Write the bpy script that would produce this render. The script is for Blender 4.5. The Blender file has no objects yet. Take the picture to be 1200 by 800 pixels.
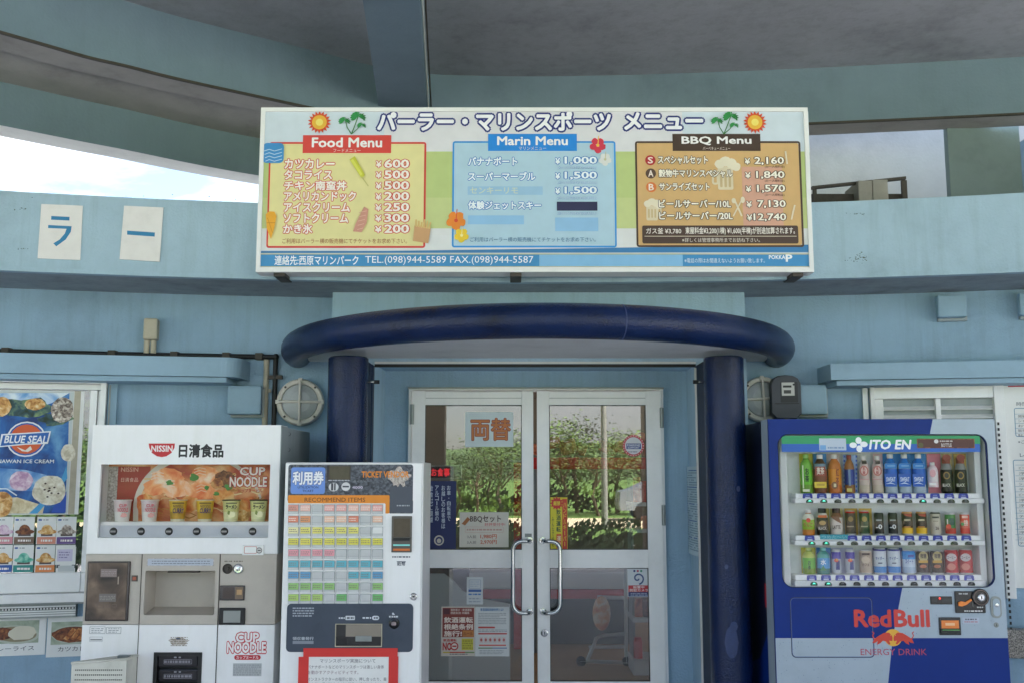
import bpy, bmesh, math, random
from math import sin, cos, pi, radians, sqrt, atan2
random.seed(7)
SC = bpy.context.scene
COL = SC.collection
# ------------------------------------------------------------------ camera, sky, sun, exposure
FPX, TH, EYE = 1180.0, math.atan(0.1306), 1.58
cam = bpy.data.cameras.new('camera'); camo = bpy.data.objects.new('camera', cam); COL.objects.link(camo)
camo.location = (0, 0, EYE); camo.rotation_euler = (pi/2 + TH, 0, 0)
cam.sensor_width = 36; cam.lens = FPX/1200*36; cam.clip_start = .05; cam.clip_end = 4000
SC.camera = camo
SUN_EL, SUN_AZ = radians(58), radians(62)          # azimuth clockwise from +Y
W = bpy.data.worlds.new('World'); SC.world = W; W.use_nodes = True
nt = W.node_tree; nt.nodes.clear()
out = nt.nodes.new('ShaderNodeOutputWorld'); bg = nt.nodes.new('ShaderNodeBackground')
sky = nt.nodes.new('ShaderNodeTexSky'); sky.sky_type = 'NISHITA'; sky.sun_disc = False
sky.sun_elevation = SUN_EL; sky.sun_rotation = SUN_AZ
tc = nt.nodes.new('ShaderNodeTexCoord'); mp = nt.nodes.new('ShaderNodeMapping'); mp.inputs['Scale'].default_value = (1, 1, 3.2)
nz = nt.nodes.new('ShaderNodeTexNoise'); nz.inputs['Scale'].default_value = 2.6; nz.inputs['Detail'].default_value = 9; nz.inputs['Roughness'].default_value = .58; nz.inputs['Distortion'].default_value = .5
rp = nt.nodes.new('ShaderNodeValToRGB'); rp.color_ramp.elements[0].position = .48; rp.color_ramp.elements[1].position = .66
mx = nt.nodes.new('ShaderNodeMix'); mx.data_type = 'RGBA'; mx.inputs[7].default_value = (6.3, 6.4, 6.6, 1)
L = nt.links.new
L(tc.outputs['Generated'], mp.inputs['Vector']); L(mp.outputs[0], nz.inputs['Vector']); L(nz.outputs['Fac'], rp.inputs['Fac'])
L(rp.outputs['Color'], mx.inputs[0]); L(sky.outputs[0], mx.inputs[6]); L(mx.outputs[2], bg.inputs['Color']); L(bg.outputs[0], out.inputs['Surface'])
bg.inputs['Strength'].default_value = .05
sl = bpy.data.lights.new('sun', 'SUN'); sl.energy = 5; sl.angle = radians(.5); sl.color = (1, .98, .985)
so = bpy.data.objects.new('sun', sl); COL.objects.link(so)
so.rotation_euler = (pi/2 - SUN_EL, 0, pi - SUN_AZ)
so.location = (0, 0, 30)
SC.view_settings.view_transform = 'Standard'; SC.view_settings.look = 'None'
SC.view_settings.exposure = 2.95; SC.view_settings.gamma = 1
SC.render.engine = 'CYCLES'
SC.cycles.use_denoising = True
SC.cycles.max_bounces = 10; SC.cycles.diffuse_bounces = 6; SC.cycles.transparent_max_bounces = 24

# ------------------------------------------------------------------ picture -> place
def ray(px, py):
    xc, zc = (px-600)/FPX, (400-py)/FPX
    return xc, cos(TH)-zc*sin(TH), sin(TH)+zc*cos(TH)
def at_h(px, py, h):
    dx, dy, dz = ray(px, py); t = h/dz
    return t*dx, t*dy
class Fr:
    """upright local frame: x along the face, y into the wall, z up"""
    def __init__(s, ox, oy, phi=0): s.ox, s.oy, s.phi = ox, oy, phi; s.c, s.s = cos(phi), sin(phi)
    def uv(s, px, py, d=0):
        dx, dy, dz = ray(px, py)
        cy = -(-s.ox)*s.s + (-s.oy)*s.c
        ly = -dx*s.s + dy*s.c
        t = (d-cy)/ly
        X, Y = t*dx - s.ox, t*dy - s.oy
        return X*s.c+Y*s.s, EYE+t*dz
    def rect(s, x0, y0, x1, y1, d=0):
        ym, xm = (y0+y1)/2, (x0+x1)/2
        return s.uv(x0, ym, d)[0], s.uv(xm, y1, d)[1], s.uv(x1, ym, d)[0], s.uv(xm, y0, d)[1]
    def px(s, d=0):
        a = s.uv(600, 500, d); b = s.uv(601, 500, d); return b[0]-a[0]

# ------------------------------------------------------------------ materials
def lin(h):
    h = h.lstrip('#'); o = []
    for i in (0, 2, 4):
        c = int(h[i:i+2], 16)/255; o.append(c/12.92 if c <= .04045 else ((c+.055)/1.055)**2.4)
    return tuple(o)
MT = {}
# name: (hex, roughness, metallic, colour variation, variation scale, bump strength, bump scale)
TAB = {
 'wall_blue': ('#91aec4', .75, 0, .13, 1.7, .35, 90), 'trim_blue': ('#90adc0', .6, 0, .10, 3, .12, 60),
 'fascia_blue': ('#9fb8c5', .7, 0, .12, 2.2, .25, 80), 'ring_blue': ('#748896', .75, 0, .14, 1.3, .2, 50),  # ring beams: the wall paint darkened for the weaker skylight up there
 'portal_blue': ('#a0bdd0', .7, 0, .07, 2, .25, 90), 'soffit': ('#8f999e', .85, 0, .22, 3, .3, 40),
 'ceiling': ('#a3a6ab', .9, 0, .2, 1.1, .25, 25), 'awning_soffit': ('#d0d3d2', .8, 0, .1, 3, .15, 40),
 'white_edge': ('#d6d6d2', .7, 0, .1, 4, .1, 40), 'white_wall': ('#b9b6b4', .8, 0, .12, 2, .2, 50),
 'navy': ('#0a1e45', .27, 0, .4, 4, .38, 110), 'navy_flat': ('#12223f', .45, 0, .2, 6, .3, 60),
 'white_metal': ('#f0f0ef', .38, 0, .05, 5, .03, 30), 'white_machine': ('#efefef', .33, 0, .035, 4, .02, 20),
 'greige': ('#bbb3a8', .5, 0, .06, 8, .06, 120), 'side_grey': ('#9aa2a3', .4, .1, .12, 3, .04, 20),
 'alu': ('#dcdcdd', .36, .35, .05, 6, .03, 30), 'alu_dark': ('#8e9392', .4, .5, .1, 8, .03, 30), 'chrome': ('#c9cbcc', .16, 1, .05, 20, 0, 10),
 'beige': ('#b5ad98', .6, 0, .15, 8, .1, 40), 'lamp_rim': ('#cfcac0', .55, 0, .12, 10, .1, 40), 'frost': ('#a9aeb0', .4, 0, .15, 6, .2, 30),
 'black': ('#141416', .5, 0, .1, 10, 0, 10), 'black_gloss': ('#0d0d10', .15, 0, 0, 10, 0, 10), 'dark_metal': ('#4a443e', .6, .3, .2, 10, .1, 30),
 'meter': ('#50535a', .4, 0, .08, 10, .04, 60), 'smoke': ('#4a4038', .2, 0, .35, 12, 0, 10), 'tan_box': ('#9b978e', .6, 0, .1, 10, .1, 30),
 'blue_vinyl': ('#0c2e7c', .42, 0, .1, 3, .015, 15), 'silver_vinyl': ('#a2b0bd', .38, .1, .06, 6, .03, 90), 'machine_side': ('#141b35', .4, 0, .1, 3, .02, 10),
 'display_white': ('#dfe2e2', .5, 0, .04, 4, 0, 10), 'shelf_white': ('#f0f1f3', .35, 0, .02, 10, 0, 10),
 'slate': ('#474f5c', .42, 0, .12, 6, .03, 60), 'peeled': ('#a49a92', .7, 0, .3, 30, .2, 60),
 'paper': ('#e0ddd8', .8, 0, .05, 12, .12, 20), 'paper_white': ('#e9e9e6', .7, 0, .03, 12, .05, 20),
 'basket': ('#cfcdc2', .55, 0, .12, 8, .1, 40), 'basket_hole': ('#6f6d66', .7, 0, .1, 10, 0, 10), 'cup_white': ('#ece7e2', .5, 0, .02, 9, 0, 9),
 'floor_in': ('#b08a5c', .5, 0, .18, 2, .05, 12), 'room': ('#6e6254', .8, 0, .1, 2, .05, 10), 'red_in': ('#d01c18', .4, 0, .12, 4, .02, 10),
 'concrete': ('#cac7c9', .9, 0, .08, 1.5, .3, 12), 'sand': ('#cdbb98', .95, 0, .12, .8, .3, 9), 'grass': ('#5d7a35', .95, 0, .35, 1.1, .6, 20),
 'hill': ('#4c6136', 1, 0, .45, .05, .5, .3), 'leaf': ('#3a5420', .6, 0, .45, 2.2, 0, 9), 'leaf_dark': ('#1a2c14', .6, 0, .45, 2.2, 0, 9), 'bark': ('#6b5a48', .9, 0, .25, 5, .5, 14),
 'pillar_brown': ('#8a7a68', .7, 0, .12, 3, .2, 40), 'car_paint': ('#aeb6c0', .25, .5, .02, 5, 0, 9), 'rubber': ('#1b1b1c', .8, 0, .1, 9, 0, 9), 'car_glass': ('#151a20', .08, 0, 0, 5, 0, 9),
 'roof_felt': ('#4d5053', .9, 0, .15, 2, .2, 20), 'ring_soffit': ('#a5a29d', .85, 0, .16, 3, .2, 40), 'pier_paint': ('#7b8b90', .75, 0, .15, 2, .2, 50), 'leaf_pale': ('#5f7a2c', .6, 0, .4, 2.2, 0, 9), 'scuff': ('#2c3c66', .6, 0, .2, 40, 0, 9), 'sea': None, 'food': None, 'stain': ('#56635a', .9, 0, .3, 30, 0, 9), 'granite': None,
}
MOT = {'sea': ('#0c3272', '#1f64ae', '#6aa4d0', 7, .5), 'food': ('#c8501c', '#e89a4a', '#f8d896', 16, .5), 'food2': ('#7d3a1c', '#c0783c', '#e2b070', 40, .5),
 'shrimp': ('#e8743c', '#f8ac70', '#ffe8cc', 14, .5), 'granite': ('#3a3936', '#8c8680', '#c2bab0', 160, .5), 'cookie': ('#5a4a44', '#a99a8c', '#ece3d6', 60, .5),
 'vanilla': ('#c7bba0', '#e4dcc6', '#f3eee0', 40, .5), 'sherbet': ('#b98ab0', '#d8b7cc', '#efe0e6', 40, .5), 'caramel': ('#a86a2c', '#d9a45c', '#f0d8a8', 40, .5),
 'skycloud': ('#3f7fc4', '#79aadb', '#e6f0f6', 9, .5), 'curry': ('#4a2212', '#7a4020', '#9c6236', 60, .5), 'plate_bg': ('#8d9a86', '#a6b09a', '#b7bfae', 14, .5),
 'noodlebg': ('#b0402c', '#d8844c', '#f0c894', 9, .5), 'poster_tree': ('#13301c', '#2a4f5a', '#86a36c', 20, .5), 'beach': ('#c9b58a', '#dccba4', '#eee3c6', 30, .5),
 'peel': ('#8a7f78', '#b6aca4', '#d6cec6', 90, .5), 'produce': ('#8a3a20', '#cc6a40', '#e8a070', 14, .5), 'tint': ('#2b2420', '#5d4c40', '#8a7462', 7, .5), 'scrape': ('#2a2c33', '#4b505a', '#70747c', 60, .5)}
def newmat(n):
    m = bpy.data.materials.new(n); m.use_nodes = True
    t = m.node_tree; return m, t, t.nodes['Principled BSDF'], t.links.new
def M(n):
    if n in MT: return MT[n]
    if n.startswith('#') or n.startswith('~'):           # flat print (~: glossy plastic)
        m, t, b, l = newmat('print_'+n[1:]); c = lin(n[1:])
        b.inputs['Base Color'].default_value = (*c, 1); b.inputs['Roughness'].default_value = .5 if n[0] == '#' else .22
        tcn = t.nodes.new('ShaderNodeTexCoord'); z = t.nodes.new('ShaderNodeTexNoise'); z.inputs['Scale'].default_value = 14; z.inputs['Detail'].default_value = 4
        r = t.nodes.new('ShaderNodeMix'); r.data_type = 'RGBA'; r.inputs[6].default_value = (*[x*.9 for x in c], 1); r.inputs[7].default_value = (*[min(1, x*1.06) for x in c], 1)
        l(tcn.outputs['Object'], z.inputs['Vector']); l(z.outputs['Fac'], r.inputs[0]); l(r.outputs[2], b.inputs['Base Color'])
    elif n.startswith('lit#'):
        m, t, b, l = newmat('lit_'+n[4:]); c = lin(n[4:]); b.inputs['Base Color'].default_value = (*c, 1)
        b.inputs['Emission Color'].default_value = (*c, 1); b.inputs['Emission Strength'].default_value = .22
    elif n.startswith('pet#') :
        m, t, b, l = newmat('pet_'+n[4:]); c = lin(n[4:]); b.inputs['Base Color'].default_value = (*c, 1)
        b.inputs['Roughness'].default_value = .3; b.inputs['Specular IOR Level'].default_value = .35
    elif n == 'glass':
        m = bpy.data.materials.new(n); m.use_nodes = True; t = m.node_tree; t.nodes.clear(); l = t.links.new
        o = t.nodes.new('ShaderNodeOutputMaterial'); x = t.nodes.new('ShaderNodeMixShader'); tr = t.nodes.new('ShaderNodeBsdfTransparent'); g = t.nodes.new('ShaderNodeBsdfGlossy')
        g.inputs['Roughness'].default_value = .0; tr.inputs['Color'].default_value = (.8, .82, .8, 1); f = t.nodes.new('ShaderNodeFresnel'); f.inputs['IOR'].default_value = 2.15
        l(f.outputs[0], x.inputs[0]); l(tr.outputs[0], x.inputs[1]); l(g.outputs[0], x.inputs[2]); l(x.outputs[0], o.inputs[0])
    elif n == 'glass_clear':
        m = bpy.data.materials.new(n); m.use_nodes = True; t = m.node_tree; t.nodes.clear(); l = t.links.new
        o = t.nodes.new('ShaderNodeOutputMaterial'); x = t.nodes.new('ShaderNodeMixShader'); tr = t.nodes.new('ShaderNodeBsdfTransparent'); g = t.nodes.new('ShaderNodeBsdfGlossy')
        g.inputs['Roughness'].default_value = .02; tr.inputs['Color'].default_value = (.97, .97, .97, 1); f = t.nodes.new('ShaderNodeFresnel'); f.inputs['IOR'].default_value = 1.18
        l(f.outputs[0], x.inputs[0]); l(tr.outputs[0], x.inputs[1]); l(g.outputs[0], x.inputs[2]); l(x.outputs[0], o.inputs[0])
    elif n in MOT:
        a, b_, c_, sc, rr = MOT[n]; m, t, b, l = newmat(n)
        tcn = t.nodes.new('ShaderNodeTexCoord'); z = t.nodes.new('ShaderNodeTexNoise'); z.inputs['Scale'].default_value = sc; z.inputs['Detail'].default_value = 7; z.inputs['Distortion'].default_value = .6
        r = t.nodes.new('ShaderNodeValToRGB'); e = r.color_ramp.elements; e[0].position = .34; e[0].color = (*lin(a), 1); e[1].position = .68; e[1].color = (*lin(c_), 1)
        k = e.new(.5); k.color = (*lin(b_), 1); b.inputs['Roughness'].default_value = rr
        l(tcn.outputs['Object'], z.inputs['Vector']); l(z.outputs['Fac'], r.inputs[0]); l(r.outputs[0], b.inputs['Base Color'])
    else:
        h, ro, me, va, vs, bs, bsc = TAB[n]; m, t, b, l = newmat(n); c = lin(h)
        b.inputs['Roughness'].default_value = ro; b.inputs['Metallic'].default_value = me
        if n in ('blue_vinyl', 'navy', 'navy_flat', 'machine_side', 'meter', 'slate'): b.inputs['Specular IOR Level'].default_value = .22 if n != 'navy' else .35
        tcn = t.nodes.new('ShaderNodeNewGeometry')
        if va:
            z = t.nodes.new('ShaderNodeTexNoise'); z.inputs['Scale'].default_value = vs; z.inputs['Detail'].default_value = 10; z.inputs['Roughness'].default_value = .68
            r = t.nodes.new('ShaderNodeValToRGB'); e = r.color_ramp.elements; e[0].position = .28; e[1].position = .72
            e[0].color = (*[x*(1-va*1.5) for x in c], 1); e[1].color = (*[min(1, x*(1+va)) for x in c], 1); k = e.new(.47); k.color = (*c, 1)
            l(tcn.outputs['Position'], z.inputs['Vector']); l(z.outputs['Fac'], r.inputs[0])
            col = r.outputs[0]
            if n in ('fascia_blue', 'wall_blue', 'soffit', 'ceiling', 'ring_blue', 'white_machine', 'alu', 'portal_blue', 'side_grey'):   # dirt runs
                mp_ = t.nodes.new('ShaderNodeMapping'); mp_.inputs['Scale'].default_value = (7, 7, .5)
                z2 = t.nodes.new('ShaderNodeTexNoise'); z2.inputs['Scale'].default_value = 1.6; z2.inputs['Detail'].default_value = 8; z2.inputs['Roughness'].default_value = .7
                r2 = t.nodes.new('ShaderNodeValToRGB'); r2.color_ramp.elements[0].position = .3; r2.color_ramp.elements[1].position = .52
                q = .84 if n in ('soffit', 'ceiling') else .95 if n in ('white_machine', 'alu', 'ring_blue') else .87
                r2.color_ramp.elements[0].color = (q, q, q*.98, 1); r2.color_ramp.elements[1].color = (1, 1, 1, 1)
                mu = t.nodes.new('ShaderNodeMix'); mu.data_type = 'RGBA'; mu.blend_type = 'MULTIPLY'; mu.inputs[0].default_value = 1
                l(tcn.outputs['Position'], mp_.inputs[0]); l(mp_.outputs[0], z2.inputs['Vector']); l(z2.outputs['Fac'], r2.inputs[0])
                l(col, mu.inputs[6]); l(r2.outputs[0], mu.inputs[7]); col = mu.outputs[2]
            l(col, b.inputs['Base Color'])
        else: b.inputs['Base Color'].default_value = (*c, 1)
        if bs:
            z = t.nodes.new('ShaderNodeTexNoise'); z.inputs['Scale'].default_value = bsc; z.inputs['Detail'].default_value = 4
            bu = t.nodes.new('ShaderNodeBump'); bu.inputs['Strength'].default_value = bs; bu.inputs['Distance'].default_value = .01
            l(tcn.outputs['Position'], z.inputs['Vector']); l(z.outputs['Fac'], bu.inputs['Height']); l(bu.outputs[0], b.inputs['Normal'])
    MT[n] = m; return m

# ------------------------------------------------------------------ mesh builder
TXT = {}
def text_mesh(s, off):
    k = (s, off)
    if k not in TXT:
        c = bpy.data.curves.new('t', 'FONT'); c.body = s; c.resolution_u = 2; c.offset = off
        o = bpy.data.objects.new('t', c); COL.objects.link(o)
        dg = bpy.context.evaluated_depsgraph_get(); me = bpy.data.meshes.new_from_object(o.evaluated_get(dg))
        par = list(range(len(me.vertices)))
        def find(a):
            while par[a] != a: par[a] = par[par[a]]; a = par[a]
            return a
        for p in me.polygons:
            for a in p.vertices[1:]: par[find(a)] = find(p.vertices[0])
        ids = {}; lay = [ids.setdefault(find(i), len(ids)) % 9*.00003 for i in range(len(me.vertices))]
        TXT[k] = ([(*v.co[:2], q) for v, q in zip(me.vertices, lay)], [tuple(p.vertices) for p in me.polygons])
        bpy.data.objects.remove(o); bpy.data.curves.remove(c); bpy.data.meshes.remove(me)
    return TXT[k]
def rr_pts(u0, z0, u1, z1, r, n=5):
    if r <= 0: return [(u0, z0), (u1, z0), (u1, z1), (u0, z1)]
    o = []
    for cx, cz, a in ((u1-r, z0+r, -pi/2), (u1-r, z1-r, 0), (u0+r, z1-r, pi/2), (u0+r, z0+r, pi)):
        for i in range(n): t = a+pi/2*i/(n-1); o.append((cx+r*cos(t), cz+r*sin(t)))
    return o
class MB:
    def __init__(s): s.v, s.f, s.mi, s.sm, s.ml = [], [], [], [], []
    def m(s, n):
        if n not in s.ml: s.ml.append(n)
        return s.ml.index(n)
    def add(s, vs, fs, m, smooth=False):
        b = len(s.v); s.v += [tuple(v) for v in vs]; k = s.m(m)
        for f in fs: s.f.append([b+i for i in f]); s.mi.append(k); s.sm.append(smooth)
    def box(s, x0, y0, z0, x1, y1, z1, m, r=0):
        x0, x1 = sorted((x0, x1)); y0, y1 = sorted((y0, y1)); z0, z1 = sorted((z0, z1))
        if r > 0:
            r = min(r, (x1-x0)*.45, (y1-y0)*.45, (z1-z0)*.45)
            bm = bmesh.new(); bmesh.ops.create_cube(bm, size=1)
            for v in bm.verts: v.co = ((x0+x1)/2+v.co.x*(x1-x0), (y0+y1)/2+v.co.y*(y1-y0), (z0+z1)/2+v.co.z*(z1-z0))
            bmesh.ops.bevel(bm, geom=bm.edges[:], offset=r, segments=2, affect='EDGES', profile=.6)
            bm.verts.index_update(); s.add([v.co[:] for v in bm.verts], [[v.index for v in f.verts] for f in bm.faces], m); bm.free(); return
        s.add([(x0,y0,z0),(x1,y0,z0),(x1,y1,z0),(x0,y1,z0),(x0,y0,z1),(x1,y0,z1),(x1,y1,z1),(x0,y1,z1)],
              [(0,3,2,1),(4,5,6,7),(0,1,5,4),(1,2,6,5),(2,3,7,6),(3,0,4,7)], m)
    def flat(s, pts, d, m): s.add([(u, d, z) for u, z in pts], [list(range(len(pts)))], m)
    def prism(s, pts, d0, d1, m):
        n = len(pts); v = [(u, d0, z) for u, z in pts]+[(u, d1, z) for u, z in pts]
        s.add(v, [list(range(n)), list(range(2*n-1, n-1, -1))]+[(i, (i+1) % n, n+(i+1) % n, n+i) for i in range(n)], m)
    def ringplate(s, outer, inner, d0, d1, m):          # loops with equal counts
        n = len(outer); v = [(u, d0, z) for u, z in outer]+[(u, d0, z) for u, z in inner]+[(u, d1, z) for u, z in outer]+[(u, d1, z) for u, z in inner]
        f = []
        for i in range(n):
            j = (i+1) % n
            f += [(i, j, n+j, n+i), (2*n+i, 3*n+i, 3*n+j, 2*n+j), (n+i, n+j, 3*n+j, 3*n+i), (i, 2*n+i, 2*n+j, j)]
        s.add(v, f, m)
    def holeplate(s, o, i, r, d0, d1, m, n=5):
        inn = rr_pts(*i, r, n); u0, z0, u1, z1 = o; cs = [(u1, z0), (u1, z1), (u0, z1), (u0, z0)]
        s.ringplate([cs[k//n] for k in range(4*n)], inn, d0, d1, m)
    def tube(s, path, r, m, seg=10, cap=True, r2=None):
        import mathutils
        V = mathutils.Vector; P = [V(p) for p in path]; n = len(P); rings = []; up = None
        for i, p in enumerate(P):
            t = (P[min(i+1, n-1)]-P[max(i-1, 0)]).normalized()
            if up is None: up = t.orthogonal().normalized()
            up = (up-t*up.dot(t)).normalized(); w = t.cross(up); rr = r if r2 is None else r+(r2-r)*i/(n-1)
            rings.append([p+(up*cos(a)+w*sin(a))*rr for a in [2*pi*k/seg for k in range(seg)]])
        s.add([v for q in rings for v in q], [(i*seg+k, i*seg+(k+1) % seg, (i+1)*seg+(k+1) % seg, (i+1)*seg+k) for i in range(n-1) for k in range(seg)], m, True)
        if cap: s.add(rings[0], [list(range(seg))[::-1]], m); s.add(rings[-1], [list(range(seg))], m)
    def lathe(s, c, prof, mats, axis='z', seg=16, smooth=True):
        """prof: (radius, offset along axis); mats: one per band or a single name"""
        cx, cy, cz = c
        def ring(r, h): return [(cx+r*cos(a), cy+r*sin(a), cz+h) if axis == 'z' else (cx+r*cos(a), cy+h, cz+r*sin(a)) for a in [2*pi*k/seg for k in range(seg)]]
        for i in range(len(prof)-1):
            m = mats if isinstance(mats, str) else mats[i]
            s.add(ring(*prof[i])+ring(*prof[i+1]), [(k, (k+1) % seg, seg+(k+1) % seg, seg+k) for k in range(seg)], m, smooth)
    def ell(s, c, r, m, nu=10, nv=7):
        v = []; f = []
        for i in range(nv+1):
            a = pi*i/nv
            for j in range(nu): b = 2*pi*j/nu; v.append((c[0]+r[0]*sin(a)*cos(b), c[1]+r[1]*sin(a)*sin(b), c[2]+r[2]*cos(a)))
        for i in range(nv):
            for j in range(nu): f.append((i*nu+j, i*nu+(j+1) % nu, (i+1)*nu+(j+1) % nu, (i+1)*nu+j))
        s.add(v, f, m, True)
    def build(s, name, parent=None, kind=None, label=None):
        me = bpy.data.meshes.new(name); me.from_pydata(s.v, [], s.f)
        for n in s.ml: me.materials.append(M(n))
        me.polygons.foreach_set('material_index', s.mi); me.polygons.foreach_set('use_smooth', s.sm); me.update()
        return link(name, me, parent, kind, label)
def link(name, me, parent=None, kind=None, label=None, loc=None):
    o = bpy.data.objects.new(name, me); COL.objects.link(o)
    if parent: o.parent = parent
    if kind: o['kind'] = kind
    if label: o['label'] = label
    if loc: o.location = loc
    return o
def thing(name, label, cat, fr=None, group=None, loc=None):
    o = bpy.data.objects.new(name, None); COL.objects.link(o); o.empty_display_size = .1
    if fr: o.location = (fr.ox, fr.oy, 0); o.rotation_euler = (0, 0, fr.phi)
    if loc: o.location = loc
    tag(o, label, cat, group); return o
def tag(o, label, cat, group=None):
    o['label'] = label; o['category'] = cat
    if group: o['group'] = group
    return o
def place(o, fr): o.location = (fr.ox, fr.oy, 0); o.rotation_euler = (0, 0, fr.phi); return o

class P:
    """flat print on the face of a frame, measured in photograph pixels"""
    def __init__(s, fr, d, mb=None): s.fr, s.d0, s.k, s.q, s.mb = fr, d, 1, 0, mb or MB()
    @property
    def d(s): s.q += 1; return s.d0-s.k*.0003-s.q*.00004       # every shape a hair above the one before
    def R(s, x0, y0, x1, y1, m, r=0):
        u0, z0, u1, z1 = s.fr.rect(x0, y0, x1, y1, s.d0); s.mb.flat(rr_pts(u0, z0, u1, z1, r*s.fr.px(s.d0), 4), s.d, m); return s
    def S(s, x0, y0, x1, y1, w, m, r=0):
        q = s.fr.px(s.d0); u0, z0, u1, z1 = s.fr.rect(x0, y0, x1, y1, s.d0); w *= q; r = max(r*q, w*1.01)
        o, i = rr_pts(u0, z0, u1, z1, r, 4), rr_pts(u0+w, z0+w, u1-w, z1-w, max(r-w, 1e-5), 4); n = len(o)
        dd = s.d; s.mb.add([(a, dd, b) for a, b in o+i], [(j, (j+1) % n, n+(j+1) % n, n+j) for j in range(n)], m); return s
    def E(s, cx, cy, rx, ry, m, n=20):
        u, z = s.fr.uv(cx, cy, s.d0); q = s.fr.px(s.d0); s.mb.flat([(u+rx*q*cos(2*pi*i/n), z+ry*q*sin(2*pi*i/n)) for i in range(n)], s.d, m); return s
    def star(s, cx, cy, r0, r1, n, m, a0=0):
        u, z = s.fr.uv(cx, cy, s.d0); q = s.fr.px(s.d0)
        s.mb.flat([(u+q*(r1 if i % 2 else r0)*cos(a0+pi*i/n), z+q*(r1 if i % 2 else r0)*sin(a0+pi*i/n)) for i in range(2*n)], s.d, m); return s
    def blob(s, cx, cy, rx, ry, m, j=.15, n=18, seed=0):
        rd = random.Random(seed+int(cx*7+cy*13)); u, z = s.fr.uv(cx, cy, s.d0); q = s.fr.px(s.d0)
        s.mb.flat([(u+q*rx*k*cos(2*pi*i/n), z+q*ry*k*sin(2*pi*i/n)) for i in range(n) for k in [1+rd.uniform(-j, j)]], s.d, m); return s
    def G(s, pts, m): s.mb.flat([s.fr.uv(x, y, s.d0) for x, y in pts], s.d, m); return s
    def Ln(s, pts, w, m):
        q = s.fr.px(s.d0)*w/2; Q = [s.fr.uv(x, y, s.d0) for x, y in pts]
        for (a, b), (c, e) in zip(Q, Q[1:]):
            l = math.hypot(c-a, e-b) or 1; nx, nz_ = -(e-b)/l*q, (c-a)/l*q
            s.mb.flat([(a+nx, b+nz_), (a-nx, b-nz_), (c-nx, e-nz_), (c+nx, e+nz_)], s.d, m)
        return s
    def T(s, tx, x0, y0, x1, y1, m, b=.02, out=None, ow=.06, sk=0):
        base, _ = text_mesh(tx, 0); u0, z0, u1, z1 = s.fr.rect(x0, y0, x1, y1, s.d0)
        xs = [p[0] for p in base]; ys = [p[1] for p in base]; ax, bx, ay, by = min(xs), max(xs), min(ys), max(ys)
        fx, fy = (u1-u0)/(bx-ax), (z1-z0)/max(by-ay, .3)
        v, f = text_mesh(tx, 0); d_ = s.d
        def put(r, n, mm, lay):                    # heavier strokes: the glyphs again, shifted round a small circle
            for i in range(n):
                ox, oy = (r*fx*cos(2*pi*i/n+.4), r*fy*sin(2*pi*i/n+.4)) if r else (0, 0)
                s.mb.add([(u0+(p[0]-ax)*fx+sk*(p[1]-ay)*fy+ox, d_-lay-p[2]*.2-i*.000012, z0+(p[1]-ay)*fy+oy) for p in v], f, mm)
        if out: put(b*.6+ow*.95, 10, out, 0)
        lay = .00035 if out else 0
        if b > .015: put(b*.55, 4 if b < .04 else 6, m, lay)
        put(0, 1, m, lay+.0001)
        return s
    def V(s, tx, xc, y0, y1, w, m, b=.02):           # vertical writing
        n = len(tx); h = (y1-y0)/n
        for i, c in enumerate(tx):
            if c == 'ー': s.R(xc-w*.1, y0+i*h+h*.1, xc+w*.1, y0+i*h+h*.9, m)
            elif c == '・': s.E(xc, y0+i*h+h*.5, w*.12, w*.12, m, 8)
            elif c != ' ': s.T(c, xc-w/2, y0+i*h+h*.06, xc+w/2, y0+i*h+h*.94, m, b)
        return s
    def L(s, n=1): s.k += n; return s
    def scrib(s, x0, y0, x1, y1, rows, m, fill=.6, seed=1):    # lines of print too small to read
        rd = random.Random(seed); h = (y1-y0)/rows
        for i in range(rows):
            x = x0; e = x1-(rd.random()*.25*(x1-x0) if i % 3 == 2 else 0)
            while x < e-.5:
                w = rd.uniform(1.2, 4); s.R(x, y0+i*h+h*(1-fill)/2, min(x+w, e), y0+(i+1)*h-h*(1-fill)/2, m); x += w+rd.uniform(.5, 1.1)
        return s

def spline(pts, n=6):
    o = []
    for i in range(len(pts)-1):
        p0, p1, p2, p3 = pts[max(i-1, 0)], pts[i], pts[i+1], pts[min(i+2, len(pts)-1)]
        for k in range(n):
            t = k/n; o.append(tuple(.5*((2*b)+(-a+c)*t+(2*a-5*b+4*c-d)*t*t+(-a+3*b-3*c+d)*t**3) for a, b, c, d in zip(p0, p1, p2, p3)))
    return o+[pts[-1]]
def ribbon(mb, A, B, m, smooth=True):
    n = len(A); mb.add(list(A)+list(B), [(i, i+1, n+i+1, n+i) for i in range(n-1)], m, smooth)
CX, CY, RF, RW = .1, -6.05, 11.5, 12.05
def arc(R, X0, X1, n=28):
    a0, a1 = math.asin((X0-CX)/R), math.asin((X1-CX)/R)
    return [(CX+R*sin(a0+(a1-a0)*i/n), CY+R*cos(a0+(a1-a0)*i/n)) for i in range(n+1)]
def arcbar(mb, R0, R1, X0, X1, z0, z1, m, n=28, m2=None):
    A, B = arc(R0, X0, X1, n), arc(R1, X0, X1, n)
    lo = lambda C, z: [(x, y, z) for x, y in C]
    ribbon(mb, lo(A, z0), lo(A, z1), m); ribbon(mb, lo(B, z1), lo(B, z0), m); ribbon(mb, lo(B, z0), lo(A, z0), m2 or m); ribbon(mb, lo(A, z1), lo(B, z1), m)
    for i in (0, -1): mb.add([(*A[i], z0), (*B[i], z0), (*B[i], z1), (*A[i], z1)], [(0, 1, 2, 3)], m)
def wallframe(X, R=RW): a = math.asin((X-CX)/R); return Fr(X, CY+R*cos(a), -a)
ZS, ZT = 2.618, 3.04

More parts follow.
